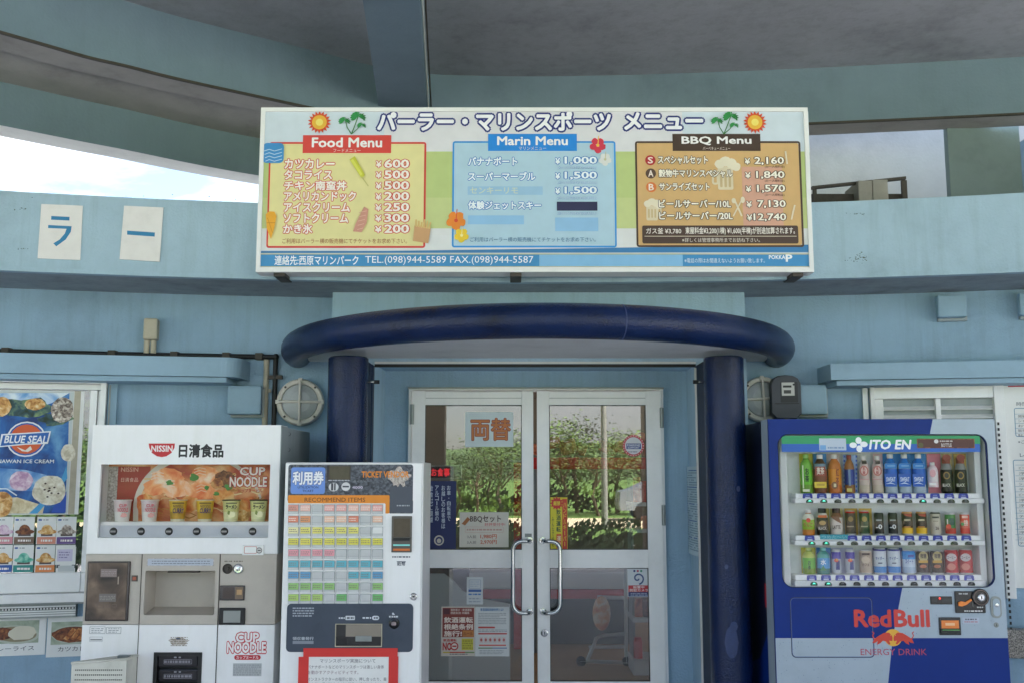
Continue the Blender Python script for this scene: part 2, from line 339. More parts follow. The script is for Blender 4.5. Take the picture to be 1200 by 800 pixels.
# ================================================================== THE SETTING
g = MB(); g.box(-60, -9.6, -.3, 60, 40, 0, 'concrete'); g.build('plaza_ground', kind='structure')
g = MB(); g.add([(-900, -900, -.05), (900, -900, -.05), (900, 900, -.05), (-900, 900, -.05)], [(0, 1, 2, 3)], 'grass'); g.build('lawn', kind='structure')
g = MB(); g.box(-60, -25, -.2, 60, -18.5, -.03, 'sand'); g.build('sandy_road', kind='structure')
g = MB(); g.box(-60, -9.75, -.2, 60, -9.6, .1, 'concrete'); g.build('kerb', kind='structure')
rd = random.Random(3); N = 60; vs = []; fs = []
for i in range(N+1):
    for j in range(9):
        x = -420+840*i/N; y = -230-j*38; h = (16*math.exp(-((x+110)/85)**2)+11*math.exp(-((x-150)/120)**2)+9+2.5*sin(x*.043)+1.5*sin(x*.11+1))*sin(pi*min(j/5, 1)/2)
        vs.append((x+rd.uniform(-4, 4), y, h*.95-1+rd.uniform(-1, 1)*(j > 0)))
for i in range(N):
    for j in range(8): a = i*9+j; fs.append((a, a+1, a+10, a+9))
g = MB(); g.add(vs, fs, 'hill', True); g.build('hills', kind='structure')

# ------------------------------------------------------------------ the snack building
B = thing('parlor_building', 'pale blue concrete building with curved fascia and ring roof around the glass doors', 'building', loc=(0, 0, 0))
PX0, PX1, PY, DY, DXL, DXR = -1.039, 1.346, 5.75, 6.1, None, None
D0 = Fr(.136, DY); PF = Fr(.136, PY)
jl = Fr(0, DY).uv(449, 600)[0]; jr = Fr(0, DY).uv(808, 600)[0]        # recess, door plane
wl = Fr(0, PY).uv(436, 600)[0]; wr = Fr(0, PY).uv(819.5, 600)[0]      # recess, portal face
m = MB(); arcbar(m, RW, RW+.16, -8, PX0+.02, 0, ZS+.05, 'wall_blue'); m.build('wall', B)
m = MB(); arcbar(m, RW, RW+.16, PX1-.02, 8, 0, ZS+.05, 'wall_blue'); m.build('wall', B)
# portal block round the doors
HZ = EYE+.1074*PY                                                     # head of the recess
m = MB()
m.box(PX0, PY, HZ, PX1, DY+.12, ZS-.002, 'portal_blue')
for a, b, c in ((PX0, wl, jl), (PX1, wr, jr)):
    pts = [(a, PY), (b, PY), (c, DY), (c, DY+.12), (a, DY+.12)]
    n = 5; m.add([(x, y, 0) for x, y in pts]+[(x, y, HZ) for x, y in pts], [tuple(range(n)), tuple(range(n, 2*n))]+[(i, (i+1) % n, n+(i+1) % n, n+i) for i in range(n)], 'portal_blue')
m.build('door_portal', B)
fl, _, fr_, fz = D0.rect(477.5, 456, 779.5, 800)
fl += .136; fr_ += .136; fz = D0.uv(628, 456)[1]
m = MB()
m.box(jl, DY, fz, jr, DY+.12, HZ, 'wall_blue'); m.box(jl-.005, DY, 0, fl, DY+.12, fz, 'wall_blue'); m.box(fr_, DY, 0, jr+.005, DY+.12, fz, 'wall_blue')
m.build('door_surround', B)
m = MB(); m.box(wl, PY-.002, HZ-.012, wr, PY+.02, HZ+.004, 'black'); m.box(wl, PY-.006, HZ+.006, wr, PY+.01, HZ+.018, 'white_edge'); m.build('sealant_joint', B)
# low roof: soffit, fascia, drip edge
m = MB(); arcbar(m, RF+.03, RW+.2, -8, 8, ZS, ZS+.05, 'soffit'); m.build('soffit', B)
m = MB(); arcbar(m, RF, RF+.2, -8, 8, ZS+.022, ZT, 'fascia_blue'); m.build('fascia', B)
m = MB(); arcbar(m, RF-.018, RF+.03, -8, 8, ZS-.004, ZS+.02, 'fascia_blue'); m.build('drip_edge', B)
m = MB(); arcbar(m, RF+.2, RF+7.5, -8, 8, ZT-.14, ZT-.03, 'roof_felt'); m.build('low_roof', B)  # unseen roof top coloured dark to cut bounce onto the beams above
# mould specks left by old lettering on the fascia
m = MB(); rs = random.Random(11)
def specks(px0, px1, py0, py1, n, smax=1.6):
    for _ in range(n):
        px, py = rs.uniform(px0, px1), rs.gauss((py0+py1)/2, (py1-py0)/4)
        u0 = (px-600)/FPX*5.3; fr0 = wallframe(u0, RF); u, z = fr0.uv(px, py, -.0015); q = fr0.px(); s_ = rs.uniform(.35, smax*1.25)*q
        a = [(u+s_*rs.uniform(.5, 1)*cos(t), z+.6*s_*rs.uniform(.4, 1)*sin(t)) for t in [pi/3*i for i in range(6)]]
        m.add([(fr0.ox+x*fr0.c+.0015*fr0.s, fr0.oy+x*fr0.s-.0015*fr0.c, zz) for x, zz in a], [tuple(range(6))], 'stain')
specks(231, 236, 249, 252, 14); specks(258, 298, 250, 253, 26, 1); specks(268, 298, 299, 305, 110, .9); specks(231, 236, 301, 307, 14)
specks(955, 1020, 249, 252, 36, .9); specks(1018, 1034, 247, 254, 34, 1.5); specks(955, 1005, 301, 308, 40, .8); specks(1000, 1034, 298, 307, 90, 1.2)
specks(20, 33, 291, 293, 10, 1); specks(95, 108, 292, 296, 12, 1.2); specks(5, 30, 243, 247, 10, 1.3); specks(100, 112, 246, 252, 12); specks(195, 290, 292, 294, 30, .7); specks(30, 300, 228, 236, 26, 1)
m.build('stain_specks', B, kind='stuff')
# visors over the windows
def visor(R, X0, X1, z0, z1, name, roundend):
    m = MB(); arcbar(m, R, RW+.02, X0, X1, z0, z1, 'trim_blue', 16)
    if roundend:
        x, y = arc(R, X0, X1)[-1]; xe, ye = arc(RW, X0, X1)[-1]; n = 9
        pts = [(x+(.1)*sin(pi/2*i/(n-1)), y+.1-.1*cos(pi/2*i/(n-1))) for i in range(n)]
        pts += [(x+.1, ye+.06), (x, ye+.06)]; k = len(pts)
        m.add([(a, b, z0) for a, b in pts]+[(a, b, z1) for a, b in pts], [tuple(range(k)), tuple(range(k, 2*k))]+[(i, (i+1) % k, k+(i+1) % k, k+i) for i in range(k)], 'trim_blue', False)
    arcbar(m, R+.03, RW+.02, X0+(.04 if X0 > 0 else 0), X1+(.03 if roundend else 0), z0-.03, z0-.002, 'trim_blue', 16)
    m.build(name, B)
visor(RF+.3, -8, -1.64, 2.118, 2.226, 'window_visor', True)
visor(RF+.3, 1.79, 8, 2.1, 2.19, 'window_visor', False)

# ------------------------------------------------------------------ ring roof overhead
HB, HT = 2.62, 3.06
def plan(pts, h): return [at_h(x, y, h) for x, y in pts]
Apx = [(0, 38.4), (60, 55.5), (105, 68.4), (150, 78.6), (210, 93.6), (320, 117.6), (380, 130.5), (440, 143.5), (500, 151), (600, 153.6), (720, 152.6), (850, 149), (948, 145.5), (1084, 139.5), (1199, 134)]
A = plan(Apx, HB)
ext = lambda Q, a, b: [tuple(Q[0][k]+(Q[0][k]-Q[1][k])/(math.hypot(Q[0][0]-Q[1][0], Q[0][1]-Q[1][1]))*a for k in (0, 1))]+Q+[tuple(Q[-1][k]+(Q[-1][k]-Q[-2][k])/(math.hypot(Q[-1][0]-Q[-2][0], Q[-1][1]-Q[-2][1]))*b for k in (0, 1))]
A = ext(spline(A, 8), 9, 9)
def off(Q, w):
    o = []
    for i, (x, y) in enumerate(Q):
        a, b = Q[max(i-1, 0)], Q[min(i+1, len(Q)-1)]; tx, ty = b[0]-a[0], b[1]-a[1]; l = math.hypot(tx, ty); o.append((x-ty/l*w, y+tx/l*w))
    return o
def bar(mb, A_, B_, z0, z1, m, mu=None):
    lo = lambda C, z: [(x, y, z) for x, y in C]
    ribbon(mb, lo(A_, z0), lo(A_, z1), m); ribbon(mb, lo(B_, z1), lo(B_, z0), m); ribbon(mb, lo(B_, z0), lo(A_, z0), mu or m); ribbon(mb, lo(A_, z1), lo(B_, z1), m)
    for i in (0, -1): mb.add([(*A_[i], z0), (*B_[i], z0), (*B_[i], z1), (*A_[i], z1)], [(0, 1, 2, 3)], m)
A2 = off(A, .27)
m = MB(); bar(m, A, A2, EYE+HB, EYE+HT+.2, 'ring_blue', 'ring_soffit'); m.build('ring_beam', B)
m = MB(); bar(m, off(A, -.008), off(A, .012), EYE+HB-.006, EYE+HB+.01, 'dark_metal'); m.build('drip_joint', B)
# ceiling slab inside the ring
m = MB(); F0 = [(x, -3.6) for x, y in A]
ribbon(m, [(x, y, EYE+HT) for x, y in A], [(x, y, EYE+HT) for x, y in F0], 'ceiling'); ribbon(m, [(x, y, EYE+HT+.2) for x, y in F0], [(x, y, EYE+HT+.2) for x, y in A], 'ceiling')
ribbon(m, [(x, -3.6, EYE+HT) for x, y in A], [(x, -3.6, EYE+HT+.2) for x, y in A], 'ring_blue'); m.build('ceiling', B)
# outer, lower ring beam over the left
Bb = plan([(0, 147), (90, 165), (150, 176.5), (225, 192), (300, 205.5)], 2.30); Bt = Bb
x9, y9 = Bb[-1]; x8, y8 = Bb[-2]
Bc = ext(spline(Bb+[(x9+.7, y9+.42), (x9+1.6, y9+.72), (x9+3.2, y9+.9)], 8), 7, .1)
B2 = off(Bc, .24)
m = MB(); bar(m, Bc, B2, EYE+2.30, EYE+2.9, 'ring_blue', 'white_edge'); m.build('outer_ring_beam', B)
k = min(len(A), len(Bc)); m = MB()
def resamp(Q, n):
    L_ = [0]
    for a, b in zip(Q, Q[1:]): L_.append(L_[-1]+math.hypot(b[0]-a[0], b[1]-a[1]))
    o = []; j = 0
    for i in range(n):
        t = L_[-1]*i/(n-1)
        while j < len(L_)-2 and L_[j+1] < t: j += 1
        f = (t-L_[j])/(L_[j+1]-L_[j]); o.append(tuple(Q[j][q]+(Q[j+1][q]-Q[j][q])*f for q in (0, 1)))
    return o
Al = [p for p in A2 if p[0] < Bc[-1][0]]; Ar, Br = resamp(Al, 40), resamp(Bc, 40)
lo = lambda C, z: [(x, y, z) for x, y in C]
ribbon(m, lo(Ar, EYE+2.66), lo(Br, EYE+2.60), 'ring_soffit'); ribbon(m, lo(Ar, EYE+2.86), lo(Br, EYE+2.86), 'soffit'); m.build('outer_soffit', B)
# radial beam
p0, p1, q0, q1 = at_h(425, 0, 2.75), at_h(444, 125, 2.75), at_h(492, 0, 2.75), at_h(500, 125, 2.75)
def lerpY(a, b, Y): t = (Y-a[1])/(b[1]-a[1]); return (a[0]+(b[0]-a[0])*t, Y)
m = MB(); c4 = [lerpY(p0, p1, -3.55), lerpY(q0, q1, -3.55), lerpY(q0, q1, 7.62), lerpY(p0, p1, 7.62)]
m.add([(x, y, EYE+2.75) for x, y in c4]+[(x, y, EYE+HT+.02) for x, y in c4], [(0, 1, 2, 3), (0, 1, 5, 4), (1, 2, 6, 5), (2, 3, 7, 6), (3, 0, 4, 7)], 'ring_blue'); m.build('radial_beam', B)
m = MB(); e0, e1 = c4[1], c4[2]
for dx in (.012, .03): m.tube([(e0[0]+dx, e0[1], EYE+2.77+dx), (e1[0]+dx, e1[1], EYE+2.77+dx)], .006, 'dark_metal' if dx > .02 else 'white_edge', 6)
m.build('cable', B)
# wall and pier of the upper terrace, right
wz = EYE
m = MB(); x0 = Fr(0, 8.15).uv(880, 200)[0]; x1 = Fr(0, 8.15).uv(1240, 200)[0]; m.box(-1.2, 8.15, 2.9, 8, 8.3, 5.6, 'white_wall'); m.build('upper_wall', B)
m = MB(); x0 = Fr(0, 7.45).uv(1112, 190)[0]; x1 = Fr(0, 7.45).uv(1197, 190)[0]; m.box(x0, 7.45, 2.95, x1, 7.52, EYE+HB+.09, 'pier_paint', .006); m.build('upper_pier', B)
m = MB(); m.box(x1+.16, 7.3, 2.95, x1+.5, 7.8, EYE+HB-.002, 'ring_blue', .01); m.build('upper_pier', B)
# piers carrying the canopy towards the plaza
for X in (-1.22, 2.2, -7, 8): m = MB(); m.box(X-.2, -3.55, 0, X+.2, -3.15, EYE+HT, 'pillar_brown', .02); m.build('canopy_pier', B)
# shop room behind the doors
m = MB(); m.box(-4.6, DY+.12, -.02, 5, 14, .004, 'floor_in'); m.build('shop_floor', B)
m = MB(); m.box(-4.7, 13.9, 0, 5.1, 14.1, 2.7, 'room'); m.box(-4.7, DY+.25, 0, -4.55, 13.9, .9, 'room'); m.box(4.95, DY+.25, 0, 5.1, 13.9, .9, 'room'); m.build('shop_wall', B)  # unseen side walls cut low so daylight brightens the room
m = MB(); m.box(-4.55, DY+.13, 2.6, 4.95, 13.9, 2.7, 'room'); m.build('shop_ceiling', B)

# ------------------------------------------------------------------ awning ring and columns
TR, TC = 1.418, (.147, 6.02)
ZR = EYE+.7
tp = [(TC[0]+TR*cos(a), TC[1]-TR*sin(a)*.985, ZR) for a in [pi*i/48 for i in range(49)]]
m = MB(); m.tube([(tp[0][0], 6.2, ZR)]+tp+[(tp[-1][0], 6.2, ZR)], .084, 'navy', 20); m.build('awning_ring', B)
m = MB(); i0 = 20; m.tube([(tp[i0][0], tp[i0][1], ZR), (tp[i0][0]+(tp[i0+1][0]-tp[i0][0])*.06, tp[i0][1]+(tp[i0+1][1]-tp[i0][1])*.06, ZR)], .0848, 'scuff', 24); m.build('joint_ring', B)
m = MB(); n = 48; z0, z1 = ZR-.045, ZR+.03
loopp = [(x, y) for x, y, _ in tp]+[(tp[-1][0], 6.15), (tp[0][0], 6.15)]; k = len(loopp)
m.add([(x, y, z0) for x, y in loopp]+[(x, y, z1) for x, y in loopp], [tuple(range(k)), tuple(range(k, 2*k))], 'awning_soffit'); m.build('awning_slab', B)
CF = Fr(0, 5.43)
for a, b, s_ in ((381, 428.5, 1), (829, 876, -1)):
    xa, xb = CF.uv(a, 600)[0], CF.uv(b, 600)[0]; r = (xb-xa)/2; xc = (xa+xb)/2
    m = MB(); m.lathe((xc, 5.43, 0), [(r, 0), (r, 2.195)], 'navy', 'z', 28); m.lathe((xc, 5.43, 0), [(r, 2.195), (r-.008, 2.203), (0.001, 2.204)], 'navy', 'z', 28); m.build('column', B)
    xi = xc+s_*(r*.55); xo = wl if s_ > 0 else wr
    m = MB(); m.box(xi, 5.45, 0, xi+s_*.035, PY+.01, 2.19, 'navy_flat'); m.box(xi, 5.66, 0, xo, PY-.002, 2.19, 'navy_flat'); m.build('column_fin', B)
    if s_ < 0:
        m = MB(); an = -1.95; rz = [EYE+(600-540)*0, 0]
        for (a0_, z0_, w0_, h0_) in ((-1.75, .72, .035, .16), (-1.62, .80, .02, .05), (-1.2, 1.5, .012, .03), (-1.9, 1.1, .01, .025)):
            for j in range(8):
                ua, ub = -w0_+w0_*j/4, -w0_+w0_*(j+1)/4; ha, hb_ = h0_*.5*sqrt(max(1-(ua/w0_)**2, 0.001)), h0_*.5*sqrt(max(1-(ub/w0_)**2, 0.001))
                m.add([(xc+(r+.0018)*cos(a0_+u_/r), 5.43+(r+.0018)*sin(a0_+u_/r), z0_+v_) for u_, v_ in ((ua, -ha), (ub, -hb_), (ub, hb_), (ua, ha))], [(0, 1, 2, 3)], 'scuff')
        m.build('scuff', B, kind='stuff')
m = MB(); xr = CF.uv(820.5, 600)[0]; pr = Fr(0, 5.655).uv(819, 600)[0]; m.box(pr-.007, 5.652, 0, pr+.004, 5.659, 2.17, 'white_edge'); m.build('edge_trim', B)

# ------------------------------------------------------------------ glass doors
def door(x0, x1, gl, gr_, hinge_x, hx, hdir, name):
    F = D0; d0, d1 = -.045, -.005; U = lambda px: F.uv(px, 600, d0)[0]; Z = lambda py: F.uv(628, py, d0)[1]
    root = MB(); a, b, c, e = U(x0), U(gl), U(gr_), U(x1)
    root.box(a, d0, .02, b, d1, Z(457.5), 'white_metal', .003); root.box(c, d0, .02, e, d1, Z(457.5), 'white_metal', .003)
    root.box(b, d0+.001, Z(474), c, d1, Z(458), 'white_metal', .003); root.box(b, d0+.001, Z(665), c, d1, Z(643.5), 'white_metal', .003); root.box(b, d0+.001, .021, c, d1, Z(798), 'white_metal', .003)
    root.box(b+.002, d0+.008, Z(466.2), c-.002, d0-.001, Z(465.6), 'alu_dark')
    o = root.build('door', B); o.location = (.136, DY, 0)
    for za, zb in ((474, 643.5), (665, 798)):
        g = MB(); g.box(b-.004, -.028, Z(zb)-.004, c+.004, -.022, Z(za)+.004, 'glass'); g.build('glass_pane', o)
        g = MB(); g.ringplate([(b, Z(zb)), (c, Z(zb)), (c, Z(za)), (b, Z(za))], [(b+.004, Z(zb)+.004), (c-.004, Z(zb)+.004), (c-.004, Z(za)-.004), (b+.004, Z(za)-.004)], -.04, -.028, 'black'); g.build('gasket', o)
    h = MB(); ux, uo = U(hx), U(hx+hdir*19.5); za, zb = Z(632.5), Z(716); y1 = -.115
    pa = [(ux, d0, za), (ux, y1+.03, za), (ux+(uo-ux)*.12, y1, za)]
    arc_ = lambda sgn, zc: [(uo-(uo-ux)*.55*(1-sin(t)), y1, zc-sgn*.055*(1-cos(t))) for t in [pi/2*i/6 for i in range(7)]]
    up = arc_(1, za); dn = arc_(-1, zb)[::-1]
    h.tube(pa+up+dn+[(ux+(uo-ux)*.12, y1, zb), (ux, y1+.03, zb), (ux, d0, zb)], .0125, 'chrome', 12)
    for z in (za, zb): h.lathe((ux, d0, z), [(.02, 0), (.02, -.008), (.0, -.009)], 'chrome', 'y', 16)
    h.build('handle', o)
    for z in ((Z(489), Z(603), .25) if hinge_x > 700 else (Z(485), Z(610), .25)):
        g = MB(); uh = U(hinge_x); g.lathe((uh, d0-.006, z-.06), [(.009, 0), (.009, .12)], 'alu_dark', 'z', 10); g.box(uh-.012, d0-.004, z-.06, uh+.012, d0, z+.06, 'alu_dark'); g.build('hinge', o)
    return o, U, Z
dl, U, Z = door(481.5, 625.3, 497, 611.5, 481.5, 620.5, -1, 'door')
dr, _, _ = door(629.6, 777, 644, 758.8, 777.6, 636, 1, 'door')
g = MB(); c_ = (U(637.5), -.046, Z(741)); g.lathe(c_, [(.021, 0), (.021, -.006), (.014, -.009), (.0, -.009)], 'chrome', 'y', 20); g.box(c_[0]-.002, -.057, c_[2]-.008, c_[0]+.002, -.054, c_[2]+.008, 'black'); g.build('lock', dr)
g = MB(); g.box(U(615), -.048, Z(628.5), U(623), -.0455, Z(624.5), '#8a8f90'); g.build('push_plate', dl)
m = MB(); m.ringplate([(fl, 0), (fr_, 0), (fr_, fz), (fl, fz)], [(fl+.016, .01), (fr_-.016, .01), (fr_-.016, fz-.006), (fl+.016, fz-.006)], DY-.03, DY+.1, 'white_metal'); m.build('door_frame', B)
m = MB(); m.box(fl-.004, DY-.034, fz, fr_+.004, DY-.002, fz+.012, 'alu_dark'); m.build('frame_cap', B)
# chrome door catches on the columns
for px, s_ in ((428, 1), (829, -1)):
    F = Fr(0, 5.5); u, z = F.uv(px, 447); m = MB(); m.tube([(u-s_*.004, 5.5, z), (u+s_*.05, 5.5, z)], .0075, 'chrome', 10); m.tube([(u+s_*.05, 5.5, z), (u+s_*.078, 5.5, z)], .011, 'black', 10); m.tube([(u-s_*.004, 5.5, z), (u+s_*.006, 5.5, z)], .017, 'chrome', 12); m.build('door_catch', B)

# ================================================================== MENU BOARD
F = Fr(0, 5.22); D = 0
T_ = thing('menu_board', 'long white framed menu signboard with three coloured price panels above the doors', 'signboard', F)
def prail(name, pts, d0, d1, mat): m = MB(); m.prism(pts, d0, d1, mat); return m.build(name, T_)
c = [F.uv(300.5, 320), F.uv(955, 318), F.uv(945.5, 125.5), F.uv(305, 127)]
u0, u1 = (c[0][0]+c[3][0])/2, (c[1][0]+c[2][0])/2; z0, z1 = (c[0][1]+c[1][1])/2, (c[2][1]+c[3][1])/2
w = .022
for q in ([(u0, z0), (u1, z0), (u1-w, z0+w), (u0+w, z0+w)], [(u0+w, z1-w), (u1-w, z1-w), (u1, z1), (u0, z1)], [(u0, z0), (u0+w, z0+w), (u0+w, z1-w), (u0, z1)], [(u1-w, z0+w), (u1, z0), (u1, z1), (u1-w, z1-w)]):
    prail('frame_rail', q, 0, .13, 'paper_white')
m = MB(); m.box(u0+w-.002, .012, z0+w-.002, u1-w+.002, .1, z1-w+.002, '#c9d6de'); m.build('face_panel', T_)
for X in (u0+.12, 0.02, u1-.08): m = MB(); m.box(X-.03, .02, z0-.02, X+.03, .2, z0+.001, 'dark_metal', .004); m.build('bracket', T_)
p = P(F, .012)
p.R(308, 131, 948, 179, '#cfdbe4'); p.R(450, 131, 800, 200, '#dedde0'); p.L().R(306, 178, 950, 276, '#bccc84'); p.R(306, 232, 950, 276, '#c6d08e'); p.L()
p.R(304, 268, 951, 294, '#dfe0df'); p.R(306, 276, 730, 292, '#e0e2e2')
p.L().G([(304, 294.5), (450, 294.5), (700, 291), (951, 287), (952, 296), (304, 297)], '#3a7fb4'); p.L().R(303.5, 297.5, 952.5, 298.6, '#c9c08a').R(303.5, 298.6, 952.5, 312.5, '#3f8fc4').R(303.5, 312.5, 952.5, 313.3, '#c9c08a').R(303.5, 313.3, 952.5, 315, '#e6e6e4')
p.L().R(632, 298.8, 800, 312.3, '#86bde4'); p.L()
p.T('連絡先:西原マリンパーク', 322, 300, 420, 311, '#f4f6f8', .03); p.T('TEL.(098)944-5589 FAX.(098)944-5587', 428, 300.5, 625, 311, '#f4f6f8', .015)
p.T('※電話の際はお間違えないようお願い致します。', 802, 303, 896, 308.5, '#dbeaf5', 0); p.T('POKKA', 901, 299.5, 920, 304, '#f2f5f8', .05); p.T('P', 921, 299, 928, 307, '#f2f5f8', .06)
p.T('パーラー・マリンスポーツ', 443, 132, 715, 153, '#f4f3f5', .085, '#1c2a78', .085); p.T('メニュー', 732, 133, 823, 152, '#f4f3f5', .085, '#1c2a78', .085)
p.mb.build('title_print', T_)
def panel(x0, y0, x1, y1, edge, fill, hx0, hx1, hy0, hy1, title, sub, name):
    p = P(F, .006); p.R(x0, y0, x1, y1, edge, 3); p.L().R(x0+2.3, y0+2.3, x1-2.3, y1-2.3, fill, 2); p.L(); return p
def header(p, x0, y0, x1, y1, col, title, sub): p.L().R(x0, y0, x1, y1, col); p.L().T(title, x0+11, y0+3.2, x1-11, y1-7, '#f2f0ee', .05); p.T(sub, (x0+x1)/2-16, y1-5, (x0+x1)/2+16, y1-1, '#e6d8d0', .0)
m_ = '#d8453c'
p = P(F, .012); p.L(7); p.S(314, 167, 499, 291, 2.4, m_, 3); p.L().R(316, 169.3, 496.6, 288.6, '#e6dc9c', 2); header(p, 355, 159, 458.5, 180, m_, 'Food Menu', 'フードメニュー'); p.L()
for i, (a, x1, b) in enumerate([('カツカレー', 392, '600'), ('タコライス', 389, '500'), ('チキン南蛮丼', 406, '500'), ('アメリカンドック', 417, '200'), ('アイスクリーム', 410, '250'), ('ソフトクリーム', 408, '300'), ('かき氷', 366, '200')]):
    y = 187.3+i*12.7; x = 334-i*.25
    p.T(a, x, y, x1, y+10.6, '#f6eee4', .07, '#d2443c', .07); p.T('¥', 441-.2*i, y+2, 447, y+9.5, '#f6eee4', .05, '#d2443c', .07); p.T(b, 451, y+.5, 479, y+9.8, '#f6eee4', .06, '#d2443c', .06)
p.T('ご利用はパーラー横の販売機にてチケットをお求め下さい。', 331, 280, 477, 286, '#a8603c', 0)
p.mb.build('food_menu_panel', T_)
p = P(F, .012); p.L(7); p.S(530, 166, 722, 290.5, 2.2, '#2e93dc', 3); p.L().R(532, 168, 720, 288.5, '#b2d0e0', 2); header(p, 572, 157.5, 676, 177.5, '#1f88dc', 'Marin Menu', 'マリンメニュー'); p.L()
for i, (a, x1, y, b) in enumerate([('バナナボート', 606, 185, '1,000'), ('スーパーマーブル', 627, 202.5, '1,500'), ('体験ジェットスキー', 634, 236.5, '')]):
    p.T(a, 549, y, x1, y+9.3, '#eef6fa', .07, '#1c70c0', .075)
p.R(548, 219, 636, 229, '#9cc3df'); p.L().T('センキーリモ', 551, 220, 607, 227.5, '#d3dcc4', .02)
for y, b in ((184.5, '1,000'), (202, '1,500'), (219.5, '1,500')): p.T('¥', 651, y+1.5, 656, y+8.5, '#eef6fa', .07, '#1c70c0', .075); p.T(b, 662, y, 699, y+9, '#eef6fa', .06, '#1c70c0', .06)
for y in (195.5, 213, 231, 249): p.T('(約15分遊覧実施/税込)', 653, y, 699, y+3.6, '#dcebf2', 0, '#4a8fc8', .04)
p.R(652.5, 237, 700, 247.5, '#26274e'); p.R(548.5, 253, 614, 263.5, '#93c2e6'); p.R(650.5, 255.5, 701, 271.5, '#93c0e4')
p.T('ご利用はパーラー横の販売機にてチケットをお求め下さい。', 551, 278.5, 698, 284, '#3f6f98', 0)
def flower(p, cx, cy, r, col, mid):
    for i in range(5): a = pi/2+2*pi*i/5; p.blob(cx+r*.55*cos(a), cy+r*.55*sin(a), r*.42, r*.42, col, .12, 12, i)
    p.L().E(cx, cy, r*.2, r*.2, mid, 8); p.Ln([(cx, cy), (cx+r*.1, cy-r*1.1)], 1, mid)
p.L(); flower(p, 700.5, 171, 10, '#d4364c', '#f0c04c'); flower(p, 709, 187.5, 8, '#dfe0dc', '#c9c49c'); flower(p, 534.5, 259, 12, '#ee8a2c', '#e04c2c'); flower(p, 541, 276.5, 9, '#f0cc34', '#f4e89c')
p.mb.build('marine_menu_panel', T_)
p = P(F, .012); p.L(7); p.S(745, 166, 940, 290, 2.4, '#4b362c', 3); p.L().R(747.2, 168.3, 937.5, 287.8, '#d6ae74', 2); header(p, 788, 157.5, 891, 177.5, '#463328', 'BBQ Menu', 'バーベキューメニュー'); p.L()
p.R(870, 196, 917, 266, '#d8a48c'); p.L()
for i, (x, y, w_, h_) in enumerate([(850, 187, 24, 36), (764, 235, 18, 24)]):     # beer mugs
    s_ = w_/24; p.R(x-9*s_, y+9*s_, x+9*s_, y+h_, '#ddcfae', 2); p.S(x-16*s_, y+13*s_, x-8*s_, y+30*s_, 2.5*s_, '#ddcfae', 3) if i == 0 else p.S(x+8*s_, y+12*s_, x+15*s_, y+h_-4, 2.2*s_, '#ddcfae', 3)
    for dx, dy, r in ((-7, 6, 6), (0, 3, 7), (7, 5, 7), (12, 9, 6)): p.blob(x+dx*s_, y+dy*s_, r*s_, r*s_*.9, '#e6dcc2', .08, 12)
    p.L()
    for k_ in (-5, 0, 5): p.R(x+k_*s_-1.4*s_, y+14*s_, x+k_*s_+1.4*s_, y+h_-3, '#cdb488', 1)
for cx, cy, col, ch in ((762, 188.5, '#b8282c', 'S'), (762.5, 204, '#5a4234', 'A'), (763, 220, '#e07c3c', 'B')): p.E(cx, cy, 6.3, 6.3, col); p.L().T(ch, cx-2.8, cy-3.6, cx+2.8, cy+3.6, '#efe2d4', .04); p.k -= 1
p.L(2)
for a, x0, x1, y in (('スペシャルセット', 771, 829, 184), ('穀物牛マリンスペシャル', 772, 858, 199.5), ('サンライズセット', 772.5, 831, 215), ('ビールサーバー/10L', 772, 856, 235), ('ビールサーバー/20L', 772.5, 858, 249)):
    p.T(a, x0, y, x1, y+8.8, '#f8f0e0', .07, '#503828', .07)
for b, x0, y in (('2,160', 884, 185), ('1,840', 886, 201.5), ('1,570', 887, 217.5), ('7,130', 887.5, 235.5), ('12,740', 883, 251)):
    p.T('¥', 872.5+(y-185)*.04, y+1.3, 878.5+(y-185)*.04, y+8.3, '#f8f0e0', .04, '#503828', .06); p.T(b, x0, y, 918+(y-185)*.04, y+9, '#f8f0e0', .05, '#503828', .06)
for y in (194.5, 211, 227.5): p.T('(お一人様料金)', 896, y, 919, y+3.5, '#4d382c', 0)
p.Ln([(860, 234), (869, 254)], 2, '#e3d6ba').Ln([(870, 233), (859, 254)], 1.6, '#e3d6ba'); p.E(870, 235, 2.6, 4, '#e3d6ba').E(859.5, 236, 2.6, 3.4, '#e3d6ba').Ln([(920, 178), (922, 193)], 2, '#e3d6ba').Ln([(931, 241), (927, 258)], 2, '#e3d6ba')
p.R(752.5, 265, 935, 286, '#4b362c', 2); p.L().R(755, 277.2, 933, 277.9, '#d8c8b4'); p.T('ガス釜 ¥3,780', 757, 268, 798, 275, '#f0e8de', .02); p.T('東屋料金¥3,200(1棟) ¥1,600(半棟)が別途加算されます。', 803, 267, 931, 276, '#f0e8de', .03); p.T('※詳しくは管理事務所までお訪ね下さい。', 799, 279.5, 890, 284.5, '#e6dccf', .0)
p.mb.build('barbecue_menu_panel', T_)
p = P(F, .012); p.L(14)
for cx in (374.5, 884.5): p.star(cx, 144, 10.5, 14.5, 18, '#d8512c'); p.L().E(cx, 144, 9, 9, '#eab63c'); p.L().E(cx, 144, 4.5, 4.5, '#f4e070')
def palm(cx, cy, r):
    for i in range(11):
        a = -pi*.14+pi*1.28*i/10; ex, ey = cx+r*1.15*cos(a), cy-r*.85*sin(a)+r*.1; nx_, ny_ = -(ey-cy)*.16, (ex-cx)*.16
        p.G([(cx, cy), ((cx+ex)/2+nx_*1.5, (cy+ey)/2+ny_*1.5-r*.15), (ex, ey+r*.1), (ex*.7+cx*.3, ey*.7+cy*.3+r*.3), ((cx+ex)/2-nx_, (cy+ey)/2-ny_+r*.1)], '#2f8f48')
